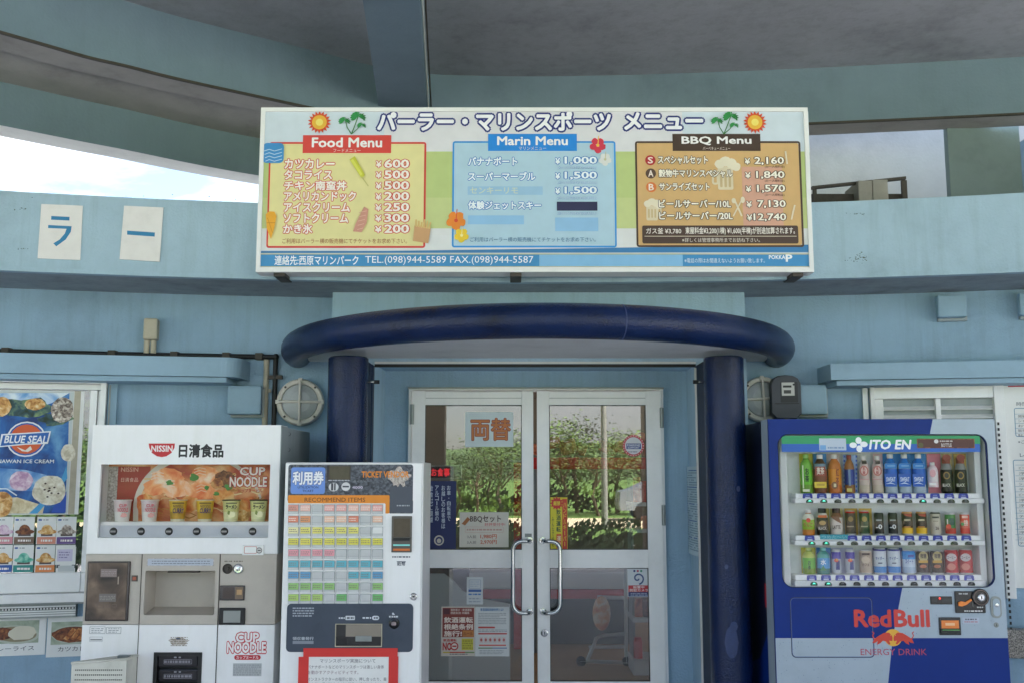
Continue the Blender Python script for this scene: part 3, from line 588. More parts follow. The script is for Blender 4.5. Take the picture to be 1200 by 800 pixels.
for x in (411, 847): p.Ln([(x+1, 158), (x+5, 148), (x+9, 137)], 1.2, '#3a7a40').Ln([(x+1, 158), (x-4, 150), (x-6, 142)], 1.2, '#3a7a40').Ln([(x+1, 158), (x+8, 152), (x+12, 147)], 1, '#3a7a40'); palm(x+9, 137, 8.5); palm(x-7, 142, 6.5); palm(x+13, 147.5, 5)
p.R(308.5, 168.5, 333, 192, '#3d8fcb', 5); p.L()
for i in range(4): p.Ln([(310+.5*i, 178+4*i), (316, 176+4*i), (322, 178+4*i), (331, 175.5+4*i)], .9, '#bcd8e8')
p.G([(410, 188), (416, 184), (428, 206), (424, 210)], '#c8c83c').Ln([(424, 208), (432, 219)], 1.2, '#c8c07c'); p.G([(411, 189), (414, 187), (425, 205), (423, 207)], '#dede5c')
p.G([(417, 263), (427, 243), (432, 246), (430, 262), (424, 273), (414, 272)], '#cf9480')
for i in range(5): p.Ln([(419-.5*i+2, 250+5*i), (430-i, 248+5*i)], .8, '#e2b49c')
p.G([(312, 252), (316, 248.5), (322, 249), (324.5, 254), (322, 268), (318, 281), (313, 268)], '#eba82c'); p.L().Ln([(313, 262), (323, 262)], .8, '#c98418').Ln([(314, 256), (320, 274)], .6, '#c98418')
p.G([(486, 265), (505, 268), (502, 286), (484, 283)], '#cfa070')
for i in range(6): p.G([(486.5+3*i, 266+.5*i), (487+3.4*i, 258+(i % 3)*1.6), (488.6+3.4*i, 258+(i % 3)*1.6), (489+3*i, 267+.5*i)], '#e0c07c')
p.mb.build('picture_print', T_)

# ------------------------------------------------------------------ paper letters on the fascia
def paper_letter(x, pts, name, label, draw):
    F = wallframe(x, RF); Q = [F.uv(a, b, -.01) for a, b in pts]; m = MB(); m.prism(Q, -.012, -.004, 'paper')
    T = thing(name, label, 'paper sign', F, 'letter papers on the fascia'); m.build('sheet', T); p = P(F, -.012); draw(p); p.mb.build('lettering', T)
paper_letter(-2.33, [(44, 303), (94, 305), (97, 241.5), (48.5, 239.5)], 'letter_paper', 'weathered paper with blue katakana RA taped to the left fascia', lambda p: p.R(60, 254, 81.5, 258.3, '#2a7ba6').G([(56.5, 264), (84, 265.5), (83, 272), (77, 281), (66, 289), (62.5, 285.5), (70, 281), (76, 274), (78, 268.5), (56.3, 267.6)], '#2a7ba6'))
paper_letter(-1.9, [(140, 304), (187, 307), (191.5, 243.5), (145.5, 241.5)], 'letter_paper', 'weathered paper with one blue dash, nearer the menu board', lambda p: p.G([(149, 270.6), (181.5, 272.8), (181.3, 277.6), (149, 275.3)], '#2a7ba6'))

# ================================================================== WALL FITTINGS
def fitting(x, name, label, cat, group=None, R=RW): F = wallframe(x, R); return F, thing(name, label, cat, F, group)
F, T = fitting(-2.05, 'cable_box', 'weathered beige cable entry box with two short pipes above the left visor', 'junction box')
u0, z0, u1, z1 = F.rect(168, 373, 184.5, 398, -.08); m = MB(); m.box(u0, -.09, z0, u1, 0, z1, 'beige', .012); m.build('housing', T)
for a in (172, 180): u, z = F.uv(a, 398, -.05); _, zb = F.uv(a, 413.5, -.05); m = MB(); m.tube([(u, -.045, z+.01), (u, -.045, zb)], .016, 'beige', 12); m.build('pipe', T)
m = MB(); Q = arc(RW-.025, -6, -1.44, 30); R_ = plan([(323, 421)], .6)
z = F.uv(100, 415)[1]; zc = wallframe(-1.5).uv(310, 421.5, -.02)[1]+.018
xx = wallframe(-1.38).uv(323, 450, -.03)[0]-1.38; ex = arc(RW-.03, -1.6, xx)[-1]
m.tube([(x, y, zc) for x, y in arc(RW-.03, -6, xx, 24)], .0145, 'black', 8); m.tube([(ex[0], ex[1], zc), (ex[0], ex[1], 1.0)], .0145, 'black', 8)
m.ell((ex[0], ex[1]-.002, zc), (.02, .02, .02), 'black'); o = m.build('black_conduit'); tag(o, 'black conduit along the top of the left visor, turning down beside the round lamp', 'conduit')
for zz in (.13, .75): m = MB(); m.box(ex[0]-.04, ex[1]-.012, zc-zz, ex[0]+.04, ex[1]+.02, zc-zz+.022, 'dark_metal'); m.build('clip', o)
for px in (18, 130, 199, 258, 296): u = (px-600)/FPX*5.75; f_ = wallframe(u); m = MB(); m.box(f_.ox-.02, f_.oy-.05, zc-.017, f_.ox+.02, f_.oy+.01, zc+.02, 'dark_metal'); m.build('clip', o)
F, T = fitting(-1.42, 'grey_conduit', 'pale grey vertical conduit between the square box and the black conduit', 'conduit')
u = F.uv(311.5, 450, -.02)[0]; m = MB(); m.tube([(u, -.015, 1.0), (u, -.015, zc-.01)], .0165, 'beige', 10); m.build('pipe', T)
for zz in (1.75, 2.05): m = MB(); m.box(u-.03, -.02, zz, u+.03, 0, zz+.02, 'beige'); m.build('clip', T)
def coverbox(x, px, name, label, col='trim_blue', group='square vent covers on the wall'):
    F, T = fitting(x, name, label, 'vent cover', group); u0, z0, u1, z1 = F.rect(*px, -.1)
    m = MB(); m.box(u0, -.1, z0+.01, u1, -.03, z1, col, .012); m.build('hood', T); m = MB(); m.box(u0+.012, -.04, z0-.004, u1+.012, 0, z1-.014, 'side_grey', .004); m.build('back_box', T)
coverbox(-1.56, (266.5, 451, 306, 487), 'vent_cover', 'pale blue square vent cover left of the left round lamp')
coverbox(1.72, (934, 450, 969.5, 487), 'vent_cover', 'pale blue square vent cover half behind the electric meter')
coverbox(2.4, (1099, 345, 1133.5, 373.5), 'vent_cover', 'small pale blue vent cover high above the right visor')
coverbox(2.95, (1195, 342, 1228, 371), 'vent_cover', 'small pale blue vent cover cut by the right edge of the photo')
def roundlamp(x, cx, cy, r, label, rot=0):
    F, T = fitting(x, 'bulkhead_lamp', label, 'wall lamp', 'round bulkhead lamps beside the doors'); u, z = F.uv(cx, cy, -.07); q = F.px(-.07)*r
    m = MB(); m.lathe((u, -.0, z), [(q, 0), (q, -.035), (q*.985, -.055), (q*.93, -.066), (q*.8, -.066), (q*.765, -.055)], 'lamp_rim', 'y', 40); m.build('rim', T)
    m = MB(); m.lathe((u, 0, z), [(q*.79, -.05), (q*.72, -.062), (q*.45, -.073), (0, -.078)], 'frost', 'y', 32); m.build('glass', T)
    m = MB()
    for a in (rot, rot+pi/2): m.tube([(u-q*.97*cos(a), -.06, z-q*.97*sin(a)), (u-q*.8*cos(a), -.08, z-q*.8*sin(a)), (u, -.088, z), (u+q*.8*cos(a), -.08, z+q*.8*sin(a)), (u+q*.97*cos(a), -.06, z+q*.97*sin(a))], .008, 'lamp_rim', 6)
    for a in (rot, rot+pi/2, rot+pi, rot-pi/2): m.box(u+q*.93*cos(a)-.012, -.075, z+q*.93*sin(a)-.012, u+q*.93*cos(a)+.012, -.06, z+q*.93*sin(a)+.012, 'lamp_rim', .003)
    m.build('guard', T); m = MB()
    for a in (pi/4, 3*pi/4, 5*pi/4, 7*pi/4): m.lathe((u+q*.88*cos(a+rot), -.066, z+q*.88*sin(a+rot)), [(.007, 0), (.006, -.004), (0, -.005)], 'dark_metal', 'y', 8)
    m.build('screws', T)
roundlamp(-1.26, 351.3, 470.3, 26.8, 'round cream bulkhead lamp with cross guard, left of the left column')
roundlamp(1.5, 894.5, 467, 26, 'round cream bulkhead lamp with cross guard, partly behind the electric meter', .04)
F, T = fitting(1.62, 'electric_meter', 'dark grey rounded electric meter above the blue drinks machine', 'electric meter')
u0, z0, u1, z1 = F.rect(904, 438, 940.5, 490, -.17); cx_ = (u0+u1)/2
Q = [(u0+.0, z0+.03), (u0+.03, z0), (u1-.03, z0), (u1, z0+.03), (u1, z1-.05), (u1-.015, z1-.02), (u1-.045, z1-.004), (cx_, z1), (u0+.045, z1-.004), (u0+.015, z1-.02), (u0, z1-.05)]
m = MB(); m.prism(Q, -.12, 0, 'meter'); k_ = [((a-cx_)*.93+cx_, (b-(z0+z1)/2)*.95+(z0+z1)/2) for a, b in Q]; m.ringplate(Q, k_, -.1205, -.1, 'meter')
m.add([(a, -.12, b) for a, b in Q]+[(a, -.15, b) for a, b in k_], [(i, (i+1) % 11, 11+(i+1) % 11, 11+i) for i in range(11)]+[tuple(range(11, 22))], 'meter'); m.build('case', T)
p = P(F, -.1505); p.R(914.5, 447, 935, 471, '#2b2d31', 1); p.L().R(916, 447.5, 931, 463, '#cfcfcb'); p.L().R(917.5, 451, 927.5, 453.5, '#2a2a2a').R(918.5, 456.5, 927, 460.5, '#4a4a4a').E(930, 450, 1.2, 1.2, '#2a2a2a', 8); p.mb.build('dial', T)
m = MB(); m.box(u0+.018, -.156, z0+.085, u1-.018, -.149, z0+.089, 'black'); m.box(cx_-.012, -.13, z0-.015, cx_+.012, -.1, z0+.003, 'chrome', .003); m.build('seal', T)
F = Fr(0, 6.0); m = MB()
T = thing('roof_bracket', 'dark steel bracket with grey box standing on the low roof right of the menu board', 'bracket', F)
def up(px, py, d): return F.uv(px, py, d)
m = MB(); a, b = up(951, 219, 0), up(1061, 207.5, 0); m.add([(a[0], -.012, a[1]), (b[0], -.012, b[1]), (b[0], .012, b[1]), (a[0], .012, a[1]), (a[0], -.012, a[1]-.018), (b[0], -.012, b[1]-.018), (b[0], .012, b[1]-.018), (a[0], .012, a[1]-.018)], [(0,1,2,3),(4,5,6,7),(0,1,5,4),(1,2,6,5),(2,3,7,6),(3,0,4,7)], 'dark_metal'); m.build('top_rail', T)
m = MB(); a, b = up(951, 234, .05), up(1061, 228, .05); m.box(a[0], .04, 2.93, b[0], .06, b[1], 'dark_metal'); m.build('base_rail', T)
for x0, x1, y0 in ((952.5, 956.5, 222), (1056, 1062, 212)): a = up(x0, y0, 0); b = up(x1, y0, 0); m = MB(); m.box(a[0], -.01, 2.93, b[0], .01, a[1], 'dark_metal'); m.build('post', T)
a = up(1003, 214, -.01); b = up(1019, 214, -.01); c_ = up(1037.5, 212, -.01); m = MB(); m.box(a[0], -.05, 2.93, b[0], .2, a[1], 'tan_box', .004); m.box(b[0]+.003, -.05, 2.93, c_[0], .2, a[1]+.006, 'tan_box', .004); m.build('grey_box', T)

# ================================================================== LEFT WINDOW
F = wallframe(-2.75); DW = -.06
T = thing('display_window', 'white framed window on the left holding the ice cream poster', 'window', F)
m = MB(); uR, zT = F.uv(118.5, 446, DW); uR2 = F.uv(117.5, 600, DW)[0]; uR = uR2; zB = F.uv(60, 694, DW)[1]; uL = -1.6
rail = lambda nm, a, b, c, e, d0, d1, mt='white_metal': (lambda m: (m.box(a, d0, b, c, d1, e, mt, .003), m.build(nm, T)))(MB())
zt2 = F.uv(60, 454.5, DW)[1]; u98 = F.uv(98, 600, DW)[0]; z671 = F.uv(50, 671, DW)[1]
rail('frame_top', uL, zt2+.03, uR, zT, DW-.02, .02); rail('frame_top', uL, zt2-.005, uR-.03, zt2+.028, DW+.005, .02, 'alu'); rail('frame_side', uR-.03, zB, uR, zT-.001, DW-.015, .02)
rail('sash_stile', u98, z671, uR-.05, zt2-.006, DW+.01, .0); rail('sash_stile', uR-.048, zB, uR-.031, zt2-.006, DW+.03, .0, 'alu')
rail('sash_rail', uL, zB+.0, u98-.0, z671, DW+.008, .0); rail('sash_rail', u98+.001, zB, uR-.05, z671-.001, DW+.012, .0)
m = MB(); m.box(uL, -.035, z671, u98, -.03, zt2, 'glass'); m.build('glass_pane', T)
m = MB(); m.box(uL, -.02, z671, u98, -.01, zt2, 'poster_tree'); m.build('backing', T)
m = MB(); m.box(uR+.004, -.04, F.uv(60, 520, DW)[1]-.1, uR+.055, 0, zT-.01, 'trim_blue', .004); m.box(uR+.012, -.045, F.uv(60, 520, DW)[1]-.1, uR+.02, -.04, zT-.02, 'alu_dark'); m.build('side_casing', T)
z = lambda y: F.uv(60, y, DW-.02)[1]
rail('sill', uL, z(705), uR-.04, zB-.002, DW-.05, .0, 'alu'); rail('sill_lip', uL, z(708), uR-.045, z(705)-.001, DW-.02, 0, 'alu_dark')
m = MB()
m.box(uL, DW+.0, z(724), uR-.1, 0, z(708.5), 'alu_dark')
for i in range(5): m.box(uL, DW-.012, z(711+i*2.6), uR-.1, DW+.002, z(709.6+i*2.6), 'alu')
m.build('shutter_rail', T)
q = F.px(DW); m = MB()
for i in range(150): u = uR-.11-i*.016; m.box(u, DW-.0135, z(713.8)+.001, u+.006, DW-.011, z(711.2), 'black')
m.build('perforations', T, kind='stuff')
# the poster
T = thing('ice_cream_poster', 'large blue sea poster with ice cream balls and orange logo in the left window', 'poster', F)
p = P(F, -.0365); p.mb.box(F.uv(-40, 530, -.0365)[0], -.0362, F.uv(40, 602.5, -.0365)[1], F.uv(84.5, 530, -.0365)[0]+.05, -.0352, F.uv(40, 457, -.0365)[1], 'paper_white'); p.mb.build('sheet', T); p.mb = MB()
p.R(-40, 457, 83, 602, '#c8d0cf'); p.L().G([(-40, 460), (81.5, 460), (80, 520), (76, 601), (-40, 601)], 'sea'); p.L()
p.G([(-40, 460), (81, 460), (60, 472), (30, 480), (10, 476), (-40, 490)], 'skycloud').G([(-40, 545), (30, 550), (55, 556), (40, 575), (-40, 572)], 'skycloud')
p.blob(28, 476, 24, 9, 'poster_tree', .3).blob(66, 490, 14, 7, 'poster_tree', .3); p.L().G([(-40, 585), (20, 582), (52, 592), (50, 601), (-40, 601)], 'beach'); p.L().G([(78, 545), (79, 560), (60, 583), (44, 601), (34, 601), (52, 584), (70, 566)], '#4aa4d8'); p.G([(78, 575), (77, 600), (60, 600), (66, 585)], '#1c50b4')
for cx, cy, rx, ry, mt in ((2, 476, 9, 10, 'caramel'), (41, 473, 10, 6, 'caramel'), (73, 480, 11, 13, 'cookie'), (80, 530, 7, 9, 'vanilla'), (25, 563, 11, 10, 'sherbet'), (58, 574, 16, 15, 'vanilla'), (2, 590, 10, 13, 'caramel')):
    p.L().blob(cx, cy, rx, ry, mt, .05, 22)
p.L()
for i in range(9): a = i*2.4; p.E(58+i*1.4*cos(a), 574+i*1.3*sin(a), 1.2, .9, '#4a3428', 7)
p.Ln([(0, 572), (8, 572), (20, 580)], 1.2, '#e4eef2')
p.L().E(31, 514, 18.5, 18, '#e9eef2').E(31, 514, 0.1, .1, '#e9eef2'); p.L().E(31, 514, 17, 16.5, '#1f5cb0'); p.L().E(31, 514, 15.5, 15, '#dd5f2e'); p.L().G([(20, 523), (30, 527), (36, 522), (38, 526), (33, 529), (26, 528)], '#f2e8dc')
p.L().G([(2, 508), (30, 506.5), (60, 504.5), (56.5, 519.5), (30, 520.5), (-1, 523.5)], '#eef2f5'); p.L().G([(4, 509.5), (30, 508), (58, 506), (55, 518.3), (30, 519), (1, 522)], '#2363b4'); p.L().T('BLUE SEAL', 5.5, 510, 55, 518.5, '#f4f6f8', .05, None, 0, .15)
p.T('OKINAWAN ICE CREAM', -16, 537.8, 63.5, 542, '#e8f0f4', .03); p.mb.build('print', T)
m = MB(); u = F.uv(84, 530, -.0365)[0]; u2 = F.uv(91, 530, -.0365)[0]; m.box(u-.002, -.0375, F.uv(40, 602, -.0365)[1], u2, -.0366, F.uv(40, 457, -.0365)[1], 'beige'); m.build('tape_strip', T)
# ice cream menu cards
CARD = [(-8, 605, 15, 637, '#d9909a', 'sherbet', 'card with pink band, upper row at the left photo edge'), (16, 605, 40, 637, '#7a6252', 'curry', 'card with brown band and chocolate ice cream'),
        (43, 605, 65.5, 637, '#dd8f78', 'caramel', 'card with salmon band and nutty ice cream, upper row'), (66, 605, 89, 637, '#6b4f8c', 'cookie', 'card with purple band and raisin ice cream'),
        (-8, 638, 14, 670, '#2f5aa8', 'caramel', 'card with blue band, lower row at the left photo edge'), (15, 638, 39, 670, '#2f8f88', 'mint', 'card with teal band and mint green ice cream'),
        (41, 638, 64, 670, '#e08a4c', 'caramel', 'card with orange band and peach ice cream, lower row'), (65, 638, 88, 661, '#d9d6d8', None, 'blank white handwritten card, lower right of the card block')]
MOT['mint'] = ('#3f9a86', '#6cc0a8', '#b0e0cc', 40, .5)
for x0, y0, x1, y1, col, ic, lab in CARD:
    T = thing('flavour_card', 'white ice cream '+lab, 'menu card', F, 'flavour cards in the left window')
    p = P(F, -.0375); u0, z0, u1, z1 = F.rect(x0, y0, x1, y1, -.0375); p.mb.box(u0, -.0372, z0, u1, -.036, z1, 'paper_white'); p.mb.build('sheet', T); p.mb = MB()
    if ic:
        p.R(x0+.3, y1-8.5, x1-.3, y1-.3, col); p.R(x0+5, y1-12, x1-4, y1-9.5, '#5a4a48'); p.E((x0+x1)/2+1, y0+17.5, 9, 2.6, ic); p.L().G([((x0+x1)/2+1+7*cos(a), y0+17-8*sin(a)) for a in [pi*i/10 for i in range(11)]], ic); p.R(x0+2, y0+2.5, x0+6.5, y0+4.5, '#2f5aa8', 1)
        p.L().scrib(x0+5, y1-6, x1-4, y1-2.5, 1, '#f0e8e4', .7, int(x0)); p.scrib(x0+8, y0+2.6, x0+15, y0+4.4, 1, '#8a8a92', .6)
    else: p.R(x0+2, y0+5, x1-3, y0+19, '#cfc8de'); p.L().scrib(x0+4, y0+7, x1-6, y0+16, 3, '#8a7fa8', .4, 4)
    p.mb.build('print', T)
T = thing('flavour_card', 'white ice cream card mostly hidden behind the blank handwritten card', 'menu card', F, 'flavour cards in the left window'); m = MB(); u0, z0, u1, z1 = F.rect(66, 640, 88.5, 670, -.036); m.box(u0, -.0362, z0, u1, -.0354, z1, 'paper_white'); m.build('sheet', T); p = P(F, -.0362); p.R(66, 661, 70, 665, '#3c4650').R(84, 661, 88, 665, '#3c4650').R(68, 662, 87, 669, '#c4c8c8'); p.mb.build('print', T)
# food photos under the window
for x0, x1, mt, txt, tx0, tx1, lab, cy in ((-60, 53.5, 'curry', 'カレーライス', -12, 40, 'photo sheet of a plate of curry rice under the left window', 746), (55, 118, 'food2', 'カツカレー', 68, 108, 'photo sheet of a plate of cutlet curry beside the noodle machine', 746)):
    T = thing('food_photo', 'white '+lab, 'food photo', F, 'food photos under the window'); d = -.012
    p = P(F, d); u0, z0, u1, z1 = F.rect(x0, 722, x1, 768.5, d); p.mb.box(u0, d+.0002, z0, u1, -.002, z1, 'paper_white'); p.mb.build('sheet', T); p.mb = MB()
    px0, px1 = (x0+6, x1-8) if x0 < 0 else (x0+5, x1); p.R(px0, 727.5, px1, 754, 'plate_bg'); p.L(); cx = 18 if x0 < 0 else 88
    cl = lambda xx: min(max(xx, px0), px1)
    p.G([(cl(cx+28*cos(a)), cy-3-11*sin(a)) for a in [2*pi*i/28 for i in range(28)]], '#b9bfae'); p.L().G([(cl(cx+25*cos(a)), cy-3.5-9*sin(a)) for a in [2*pi*i/28 for i in range(28)]], '#8f8468' if x0 < 0 else '#6a3a22')
    p.L()
    if x0 < 0: p.blob(-2, 742, 20, 6, 'curry', .12).blob(26, 741, 13, 7, '#d6cfba', .1)
    else:
        p.blob(86, 743, 20, 7.5, 'curry', .08); p.L()
        for i in range(4): p.G([(74+i*8, 748), (79+i*8, 749.5), (90+i*7, 737), (85+i*7, 735)], 'food2')
    p.T(txt, tx0, 756.8, tx1, 762, '#3a3a40', .01); p.mb.build('print', T)

# ================================================================== RIGHT WINDOW AND NOTICE BOARD
F = wallframe(2.65); DW = -.06
T = thing('louvre_window', 'white aluminium window with louvres behind the blue drinks machine', 'window', F)
U = lambda x, y=500: F.uv(x, y, DW)[0]; Z = lambda y, x=1100: F.uv(x, y, DW)[1]
rail('frame_top', U(1020), Z(449.5), 1.6, Z(445.2), DW-.01, .02); rail('frame_side', U(1020, 470), .9, U(1025, 470), Z(449.6), DW-.012, .02); rail('frame_top', U(1025)+.001, Z(466), U(1167), Z(450), DW+.004, .02, 'alu')
rail('side_casing', U(1013), .9, U(1019.5), Z(447), -.04, 0, 'alu'); rail('sash_stile', U(1025.5), .9, U(1036.5), Z(466.2), DW+.002, .01); rail('mullion', U(1098), .9, U(1104), Z(466.2), DW+.003, .01); rail('sash_stile', U(1167), .9, U(1179), Z(450), DW-.004, .01, 'white_metal')
m = MB(); m.box(U(1036.5), -.012, .9, U(1167), .0, Z(466), 'side_grey'); m.build('backing', T)
for i in range(9):
    zz = Z(476-.4)-i*.048
    for a, b in ((1036.8, 1097.7), (1104.3, 1166.7)): m = MB(); m.add([(U(a), -.05, zz-.016), (U(b), -.05, zz-.016), (U(b), -.02, zz+.004), (U(a), -.02, zz+.004), (U(a), -.047, zz-.02), (U(b), -.047, zz-.02), (U(b), -.017, zz), (U(a), -.017, zz)], [(0,1,2,3),(4,5,6,7),(0,1,5,4),(1,2,6,5),(2,3,7,6),(3,0,4,7)], 'white_metal'); m.build('louvre', T)
m = MB()
for i in range(44): zz = Z(495)-i*.031; m.box(U(1170)-.006+i*.0012*0, DW-.008, zz-.016, U(1170)+.004, DW-.003, zz, 'black')
m.build('perforated_strip', T, kind='stuff')
m = MB(); m.box(U(1180), -.03, Z(687), 1.7, .0, Z(449.6), 'paper_white'); m.build('white_panel', T)
T = thing('notice_sheet', 'white notice sheet with red top edge and blue ruled tables at the right photo edge', 'notice', F)
p = P(F, -.032); u0, z0, u1, z1 = F.rect(1181, 448.5, 1290, 686, -.032); p.mb.box(u0, -.032, z0, u1, -.0301, z1, 'paper_white'); p.mb.build('sheet', T); p.mb = MB()
p.R(1181, 448.7, 1290, 452, '#b83c48'); p.T('時間割のご案内', 1191, 470, 1240, 475, '#4a5058', .0)
p.S(1189, 477, 1260, 511, .8, '#7a9cb4', 2)
for i in range(5): p.R(1189, 484+i*5.6, 1260, 484.4+i*5.6, '#7a9cb4'); p.T(('開催時間', 'シャワー', 'お食事', '販売時間', '駐車場')[i], 1193, 485.4+i*5.6, 1212, 488.8+i*5.6, '#5a6068', 0)
p.T('※ご注意ください', 1193, 515, 1230, 519, '#5a6068', 0); p.T('レンタル品', 1195, 530, 1240, 535, '#4a5058', 0); p.S(1190, 538, 1260, 640, .8, '#7a9cb4', 2)
for i in range(15): p.R(1190, 544+i*6.3, 1260, 544.4+i*6.3, '#7a9cb4')
for i in range(15): p.T(('ビーチパラソル', '浮き輪大', '浮き輪小', 'シュノーケル', 'テーブル')[i % 5], 1194, 546+i*6.3, 1222, 549.2+i*6.3, '#5a6068', 0)
p.mb.build('print', T)
F2 = wallframe(2.75, RW-.02); T = thing('granite_ledge', 'speckled granite ledge beside the drinks machine at the right photo edge', 'ledge', F2); u = F2.uv(1176, 700, -.06)[0]; m = MB(); m.box(u-.3, -.08, F2.uv(1185, 771, -.08)[1], 1.6, -.0, F2.uv(1185, 737, -.08)[1], 'granite', .01); m.build('slab', T); m = MB(); m.box(u-.3, -.05, 0, 1.6, 0, F2.uv(1185, 771, -.08)[1]-.002, 'wall_blue'); m.build('base', T)

# ================================================================== CUP NOODLE VENDING MACHINE
F = Fr(-1.65, 4.95); DP = .78
U = lambda x, y=600, d=0: F.uv(x, y, d)[0]; Z = lambda y, x=215, d=0: F.uv(x, y, d)[1]
T = thing('noodle_vending_machine', 'white cup noodle vending machine with prawn noodle display window', 'vending machine', F)
xl, xr, zt = (U(108.5, 500)+U(101, 650))/2, (U(329, 500)+U(324.5, 650))/2, Z(497.5)
def part(name, f, par=None, **k): m = MB(); f(m); return m.build(name, par or T, **k)
wx0, wz0, wx1, wz1 = F.rect(116, 543.5, 315.5, 629.5); zg0, zg1 = Z(731), Z(648.5)
part('cabinet', lambda m: (m.box(xl+.012, .16, .05, xr-.012, DP, zt-.004, 'side_grey', .004), m.box(xl+.05, .1, 0, xr-.05, DP-.05, .05, 'black')))
def f(m):
    m.holeplate((xl, zg1+.001, xr, zt), (wx0, wz0, wx1, wz1), .004, 0, .03, 'white_machine')
    for b in ((xl, zg1+.001, wx0-.004, zt), (wx1+.004, zg1+.001, xr, zt), (wx0-.004, wz1+.003, wx1+.004, zt), (wx0-.004, zg1+.001, wx1+.004, wz0-.003)): m.box(b[0], .03, b[1], b[2], .15, b[3], 'white_machine')
upper = part('upper_door', f)
part('door_edge', lambda m: m.box(xr+.0005, .004, zg1, xr+.004, .15, zt-.004, 'side_grey'))
def f(m):
    for z_ in (1.78, 1.70): m.lathe((xr-.01, .22, z_), [(.01, 0), (.01, .012)], 'black', 'y', 8)
part('side_bolt', f)
part('display_glass', lambda m: m.box(wx0-.002, .018, wz0-.002, wx1+.002, .021, wz1+.002, 'glass_clear'))
dB = .1; zs = Z(613, d=.05)
p = P(F, dB); p.mb.box(wx0-.003, dB, wz0-.002, wx1+.003, dB+.01, wz1+.002, 'noodlebg')
for q in ((wx0-.004, wz0, wx0+.0, wz1), (wx1, wz0, wx1+.004, wz1)): p.mb.box(q[0], .022, q[1], q[2], dB, q[3], 'display_white')
p.mb.box(wx0-.003, .022, wz1, wx1+.003, dB, wz1+.003, 'display_white')
p.R(119, 546, 137, 612, 'peel'); p.R(137, 546, 175, 612, '#a32c22'); p.T('NISSIN', 142, 547, 162, 552, '#e0a898', .03); p.T('日清食品', 142, 559, 162, 564, '#e8c0b0', .01)
p.L().G([(157+0*k, 0) if False else (232+76*cos(a), 596-66*sin(a)) for k, a in enumerate([pi*i/30 for i in range(31)])]+[(156, 612), (308, 612)], '#d9cfc0'); p.L().G([(234+72*cos(a), 598-62*sin(a)) for a in [pi*i/30 for i in range(31)]]+[(162, 612), (306, 612)], 'noodlebg')
rr = random.Random(5)
for i in range(60): a = rr.uniform(168, 298); b = rr.uniform(556, 606); p.Ln([(a, b), (a+rr.uniform(4, 9), b+rr.uniform(-4, 4)), (a+rr.uniform(10, 17), b+rr.uniform(-6, 6))], rr.uniform(.8, 1.6), rr.choice(['#d9a65a', '#e5be7c', '#c98842', '#f0d6a0', '#b8742f']))
p.L()
for cx, cy, rx, ry, mt in ((196, 560, 19, 12, 'shrimp'), (183, 570, 14, 10, 'shrimp'), (207, 572, 16, 11, 'shrimp'), (240, 556, 17, 10, 'shrimp'), (236, 575, 17, 11, 'shrimp'), (262, 582, 13, 9, 'food'), (264, 561, 13, 10, 'curry'), (255, 566, 7, 6, 'food2'), (285, 602, 9, 8, 'caramel'), (222, 590, 14, 9, 'food'), (292, 590, 12, 8, 'food'), (170, 590, 10, 12, 'food')):
    p.blob(cx, cy, rx, ry, mt, .12, 22)
p.L()
for cx, cy, r, col in ((186, 557, 11, '#f5dcc4'), (200, 566, 9, '#f7e2cc'), (236, 552, 10, '#f5d4b4'), (238, 572, 9, '#f2c8a4')):
    for k in (-1, 0, 1): p.Ln([(cx-r*.8, cy+k*3.4+1), (cx-r*.2, cy+k*3.4-1.4), (cx+r*.6, cy+k*3.4+.4)], .9, col)
for cx, cy, r in ((199, 565, 4), (228, 558, 5), (243, 571, 3), (254, 578, 3), (268, 570, 4)): p.blob(cx, cy, r, r*.8, '#4f8a3a', .3, 11)
p.L().T('CUP', 282, 547, 311, 556, '#f1e6dc', .06, '#c23a34', .06); p.T('NOODLE', 270, 558.5, 313, 569.5, '#f1e6dc', .06, '#c23a34', .06); p.T('カップヌードル', 279, 572, 308, 576.5, '#c23a34', .04)
p.mb.build('display_picture', T)
shelf = part('display_shelf', lambda m: (m.box(wx0-.003, .03, wz0, wx1+.003, dB, Z(610.5, d=.06), 'display_white'), m.box(wx0-.003, .024, wz0+.001, wx1+.003, .03, Z(615, d=.03), '#c8ccd4')))
zc = Z(610.5, d=.06)+.001
# buttons
bm_ = MB(); bm_.lathe((0, 0, 0), [(.0, -.007), (.014, -.007), (.018, -.004), (.019, 0)], 'black', 'y', 18); bm_.box(-.013, -.0085, -.0045, .013, -.007, .0045, '#8d8a88', .002)
def share(mb, name, spots, par, rot=None):
    o = mb.build(name, par); o.location = spots[0]; sc_ = None
    for s_ in spots[1:]: c_ = o.copy(); COL.objects.link(c_); c_.parent = par; c_.location = s_
    return o
share(bm_, 'select_button', [(*[F.uv(x, 622, .024)[0]], .024, F.uv(x, 622, .024)[1]) for x in (133, 165.3, 198, 230.5, 263, 296)], T)
p = P(F, 0); r0 = F.uv(189.5, 518.8); q = F.px(0)
p.G([(174.3, 519), (205, 519), (204.5, 524), (201, 530), (195, 534), (189.5, 535), (184, 534), (178, 530), (175, 524)], '#c4262c'); p.T('NISSIN', 177.5, 521.5, 202, 528.5, '#f0ecea', .05); p.T('日清食品', 210, 520, 261.5, 535, '#1f1f22', .07)
p.mb.build('lettering', T)
m = MB(); a = F.rect(284, 638, 309.5, 650); m.box(a[0], -.006, a[1], a[2], .002, a[3], 'alu', .003); p = P(F, -.006, m); p.S(286, 639.5, 301, 648, .7, '#c07a70', 1); p.E(303.7, 644.3, 3.6, 3.6, '#8a8886').E(303.7, 644.3, 2.4, 2.4, '#c8c6c2').R(302, 643.7, 305.5, 644.9, '#3a3a3a'); m.build('price_plate', T)
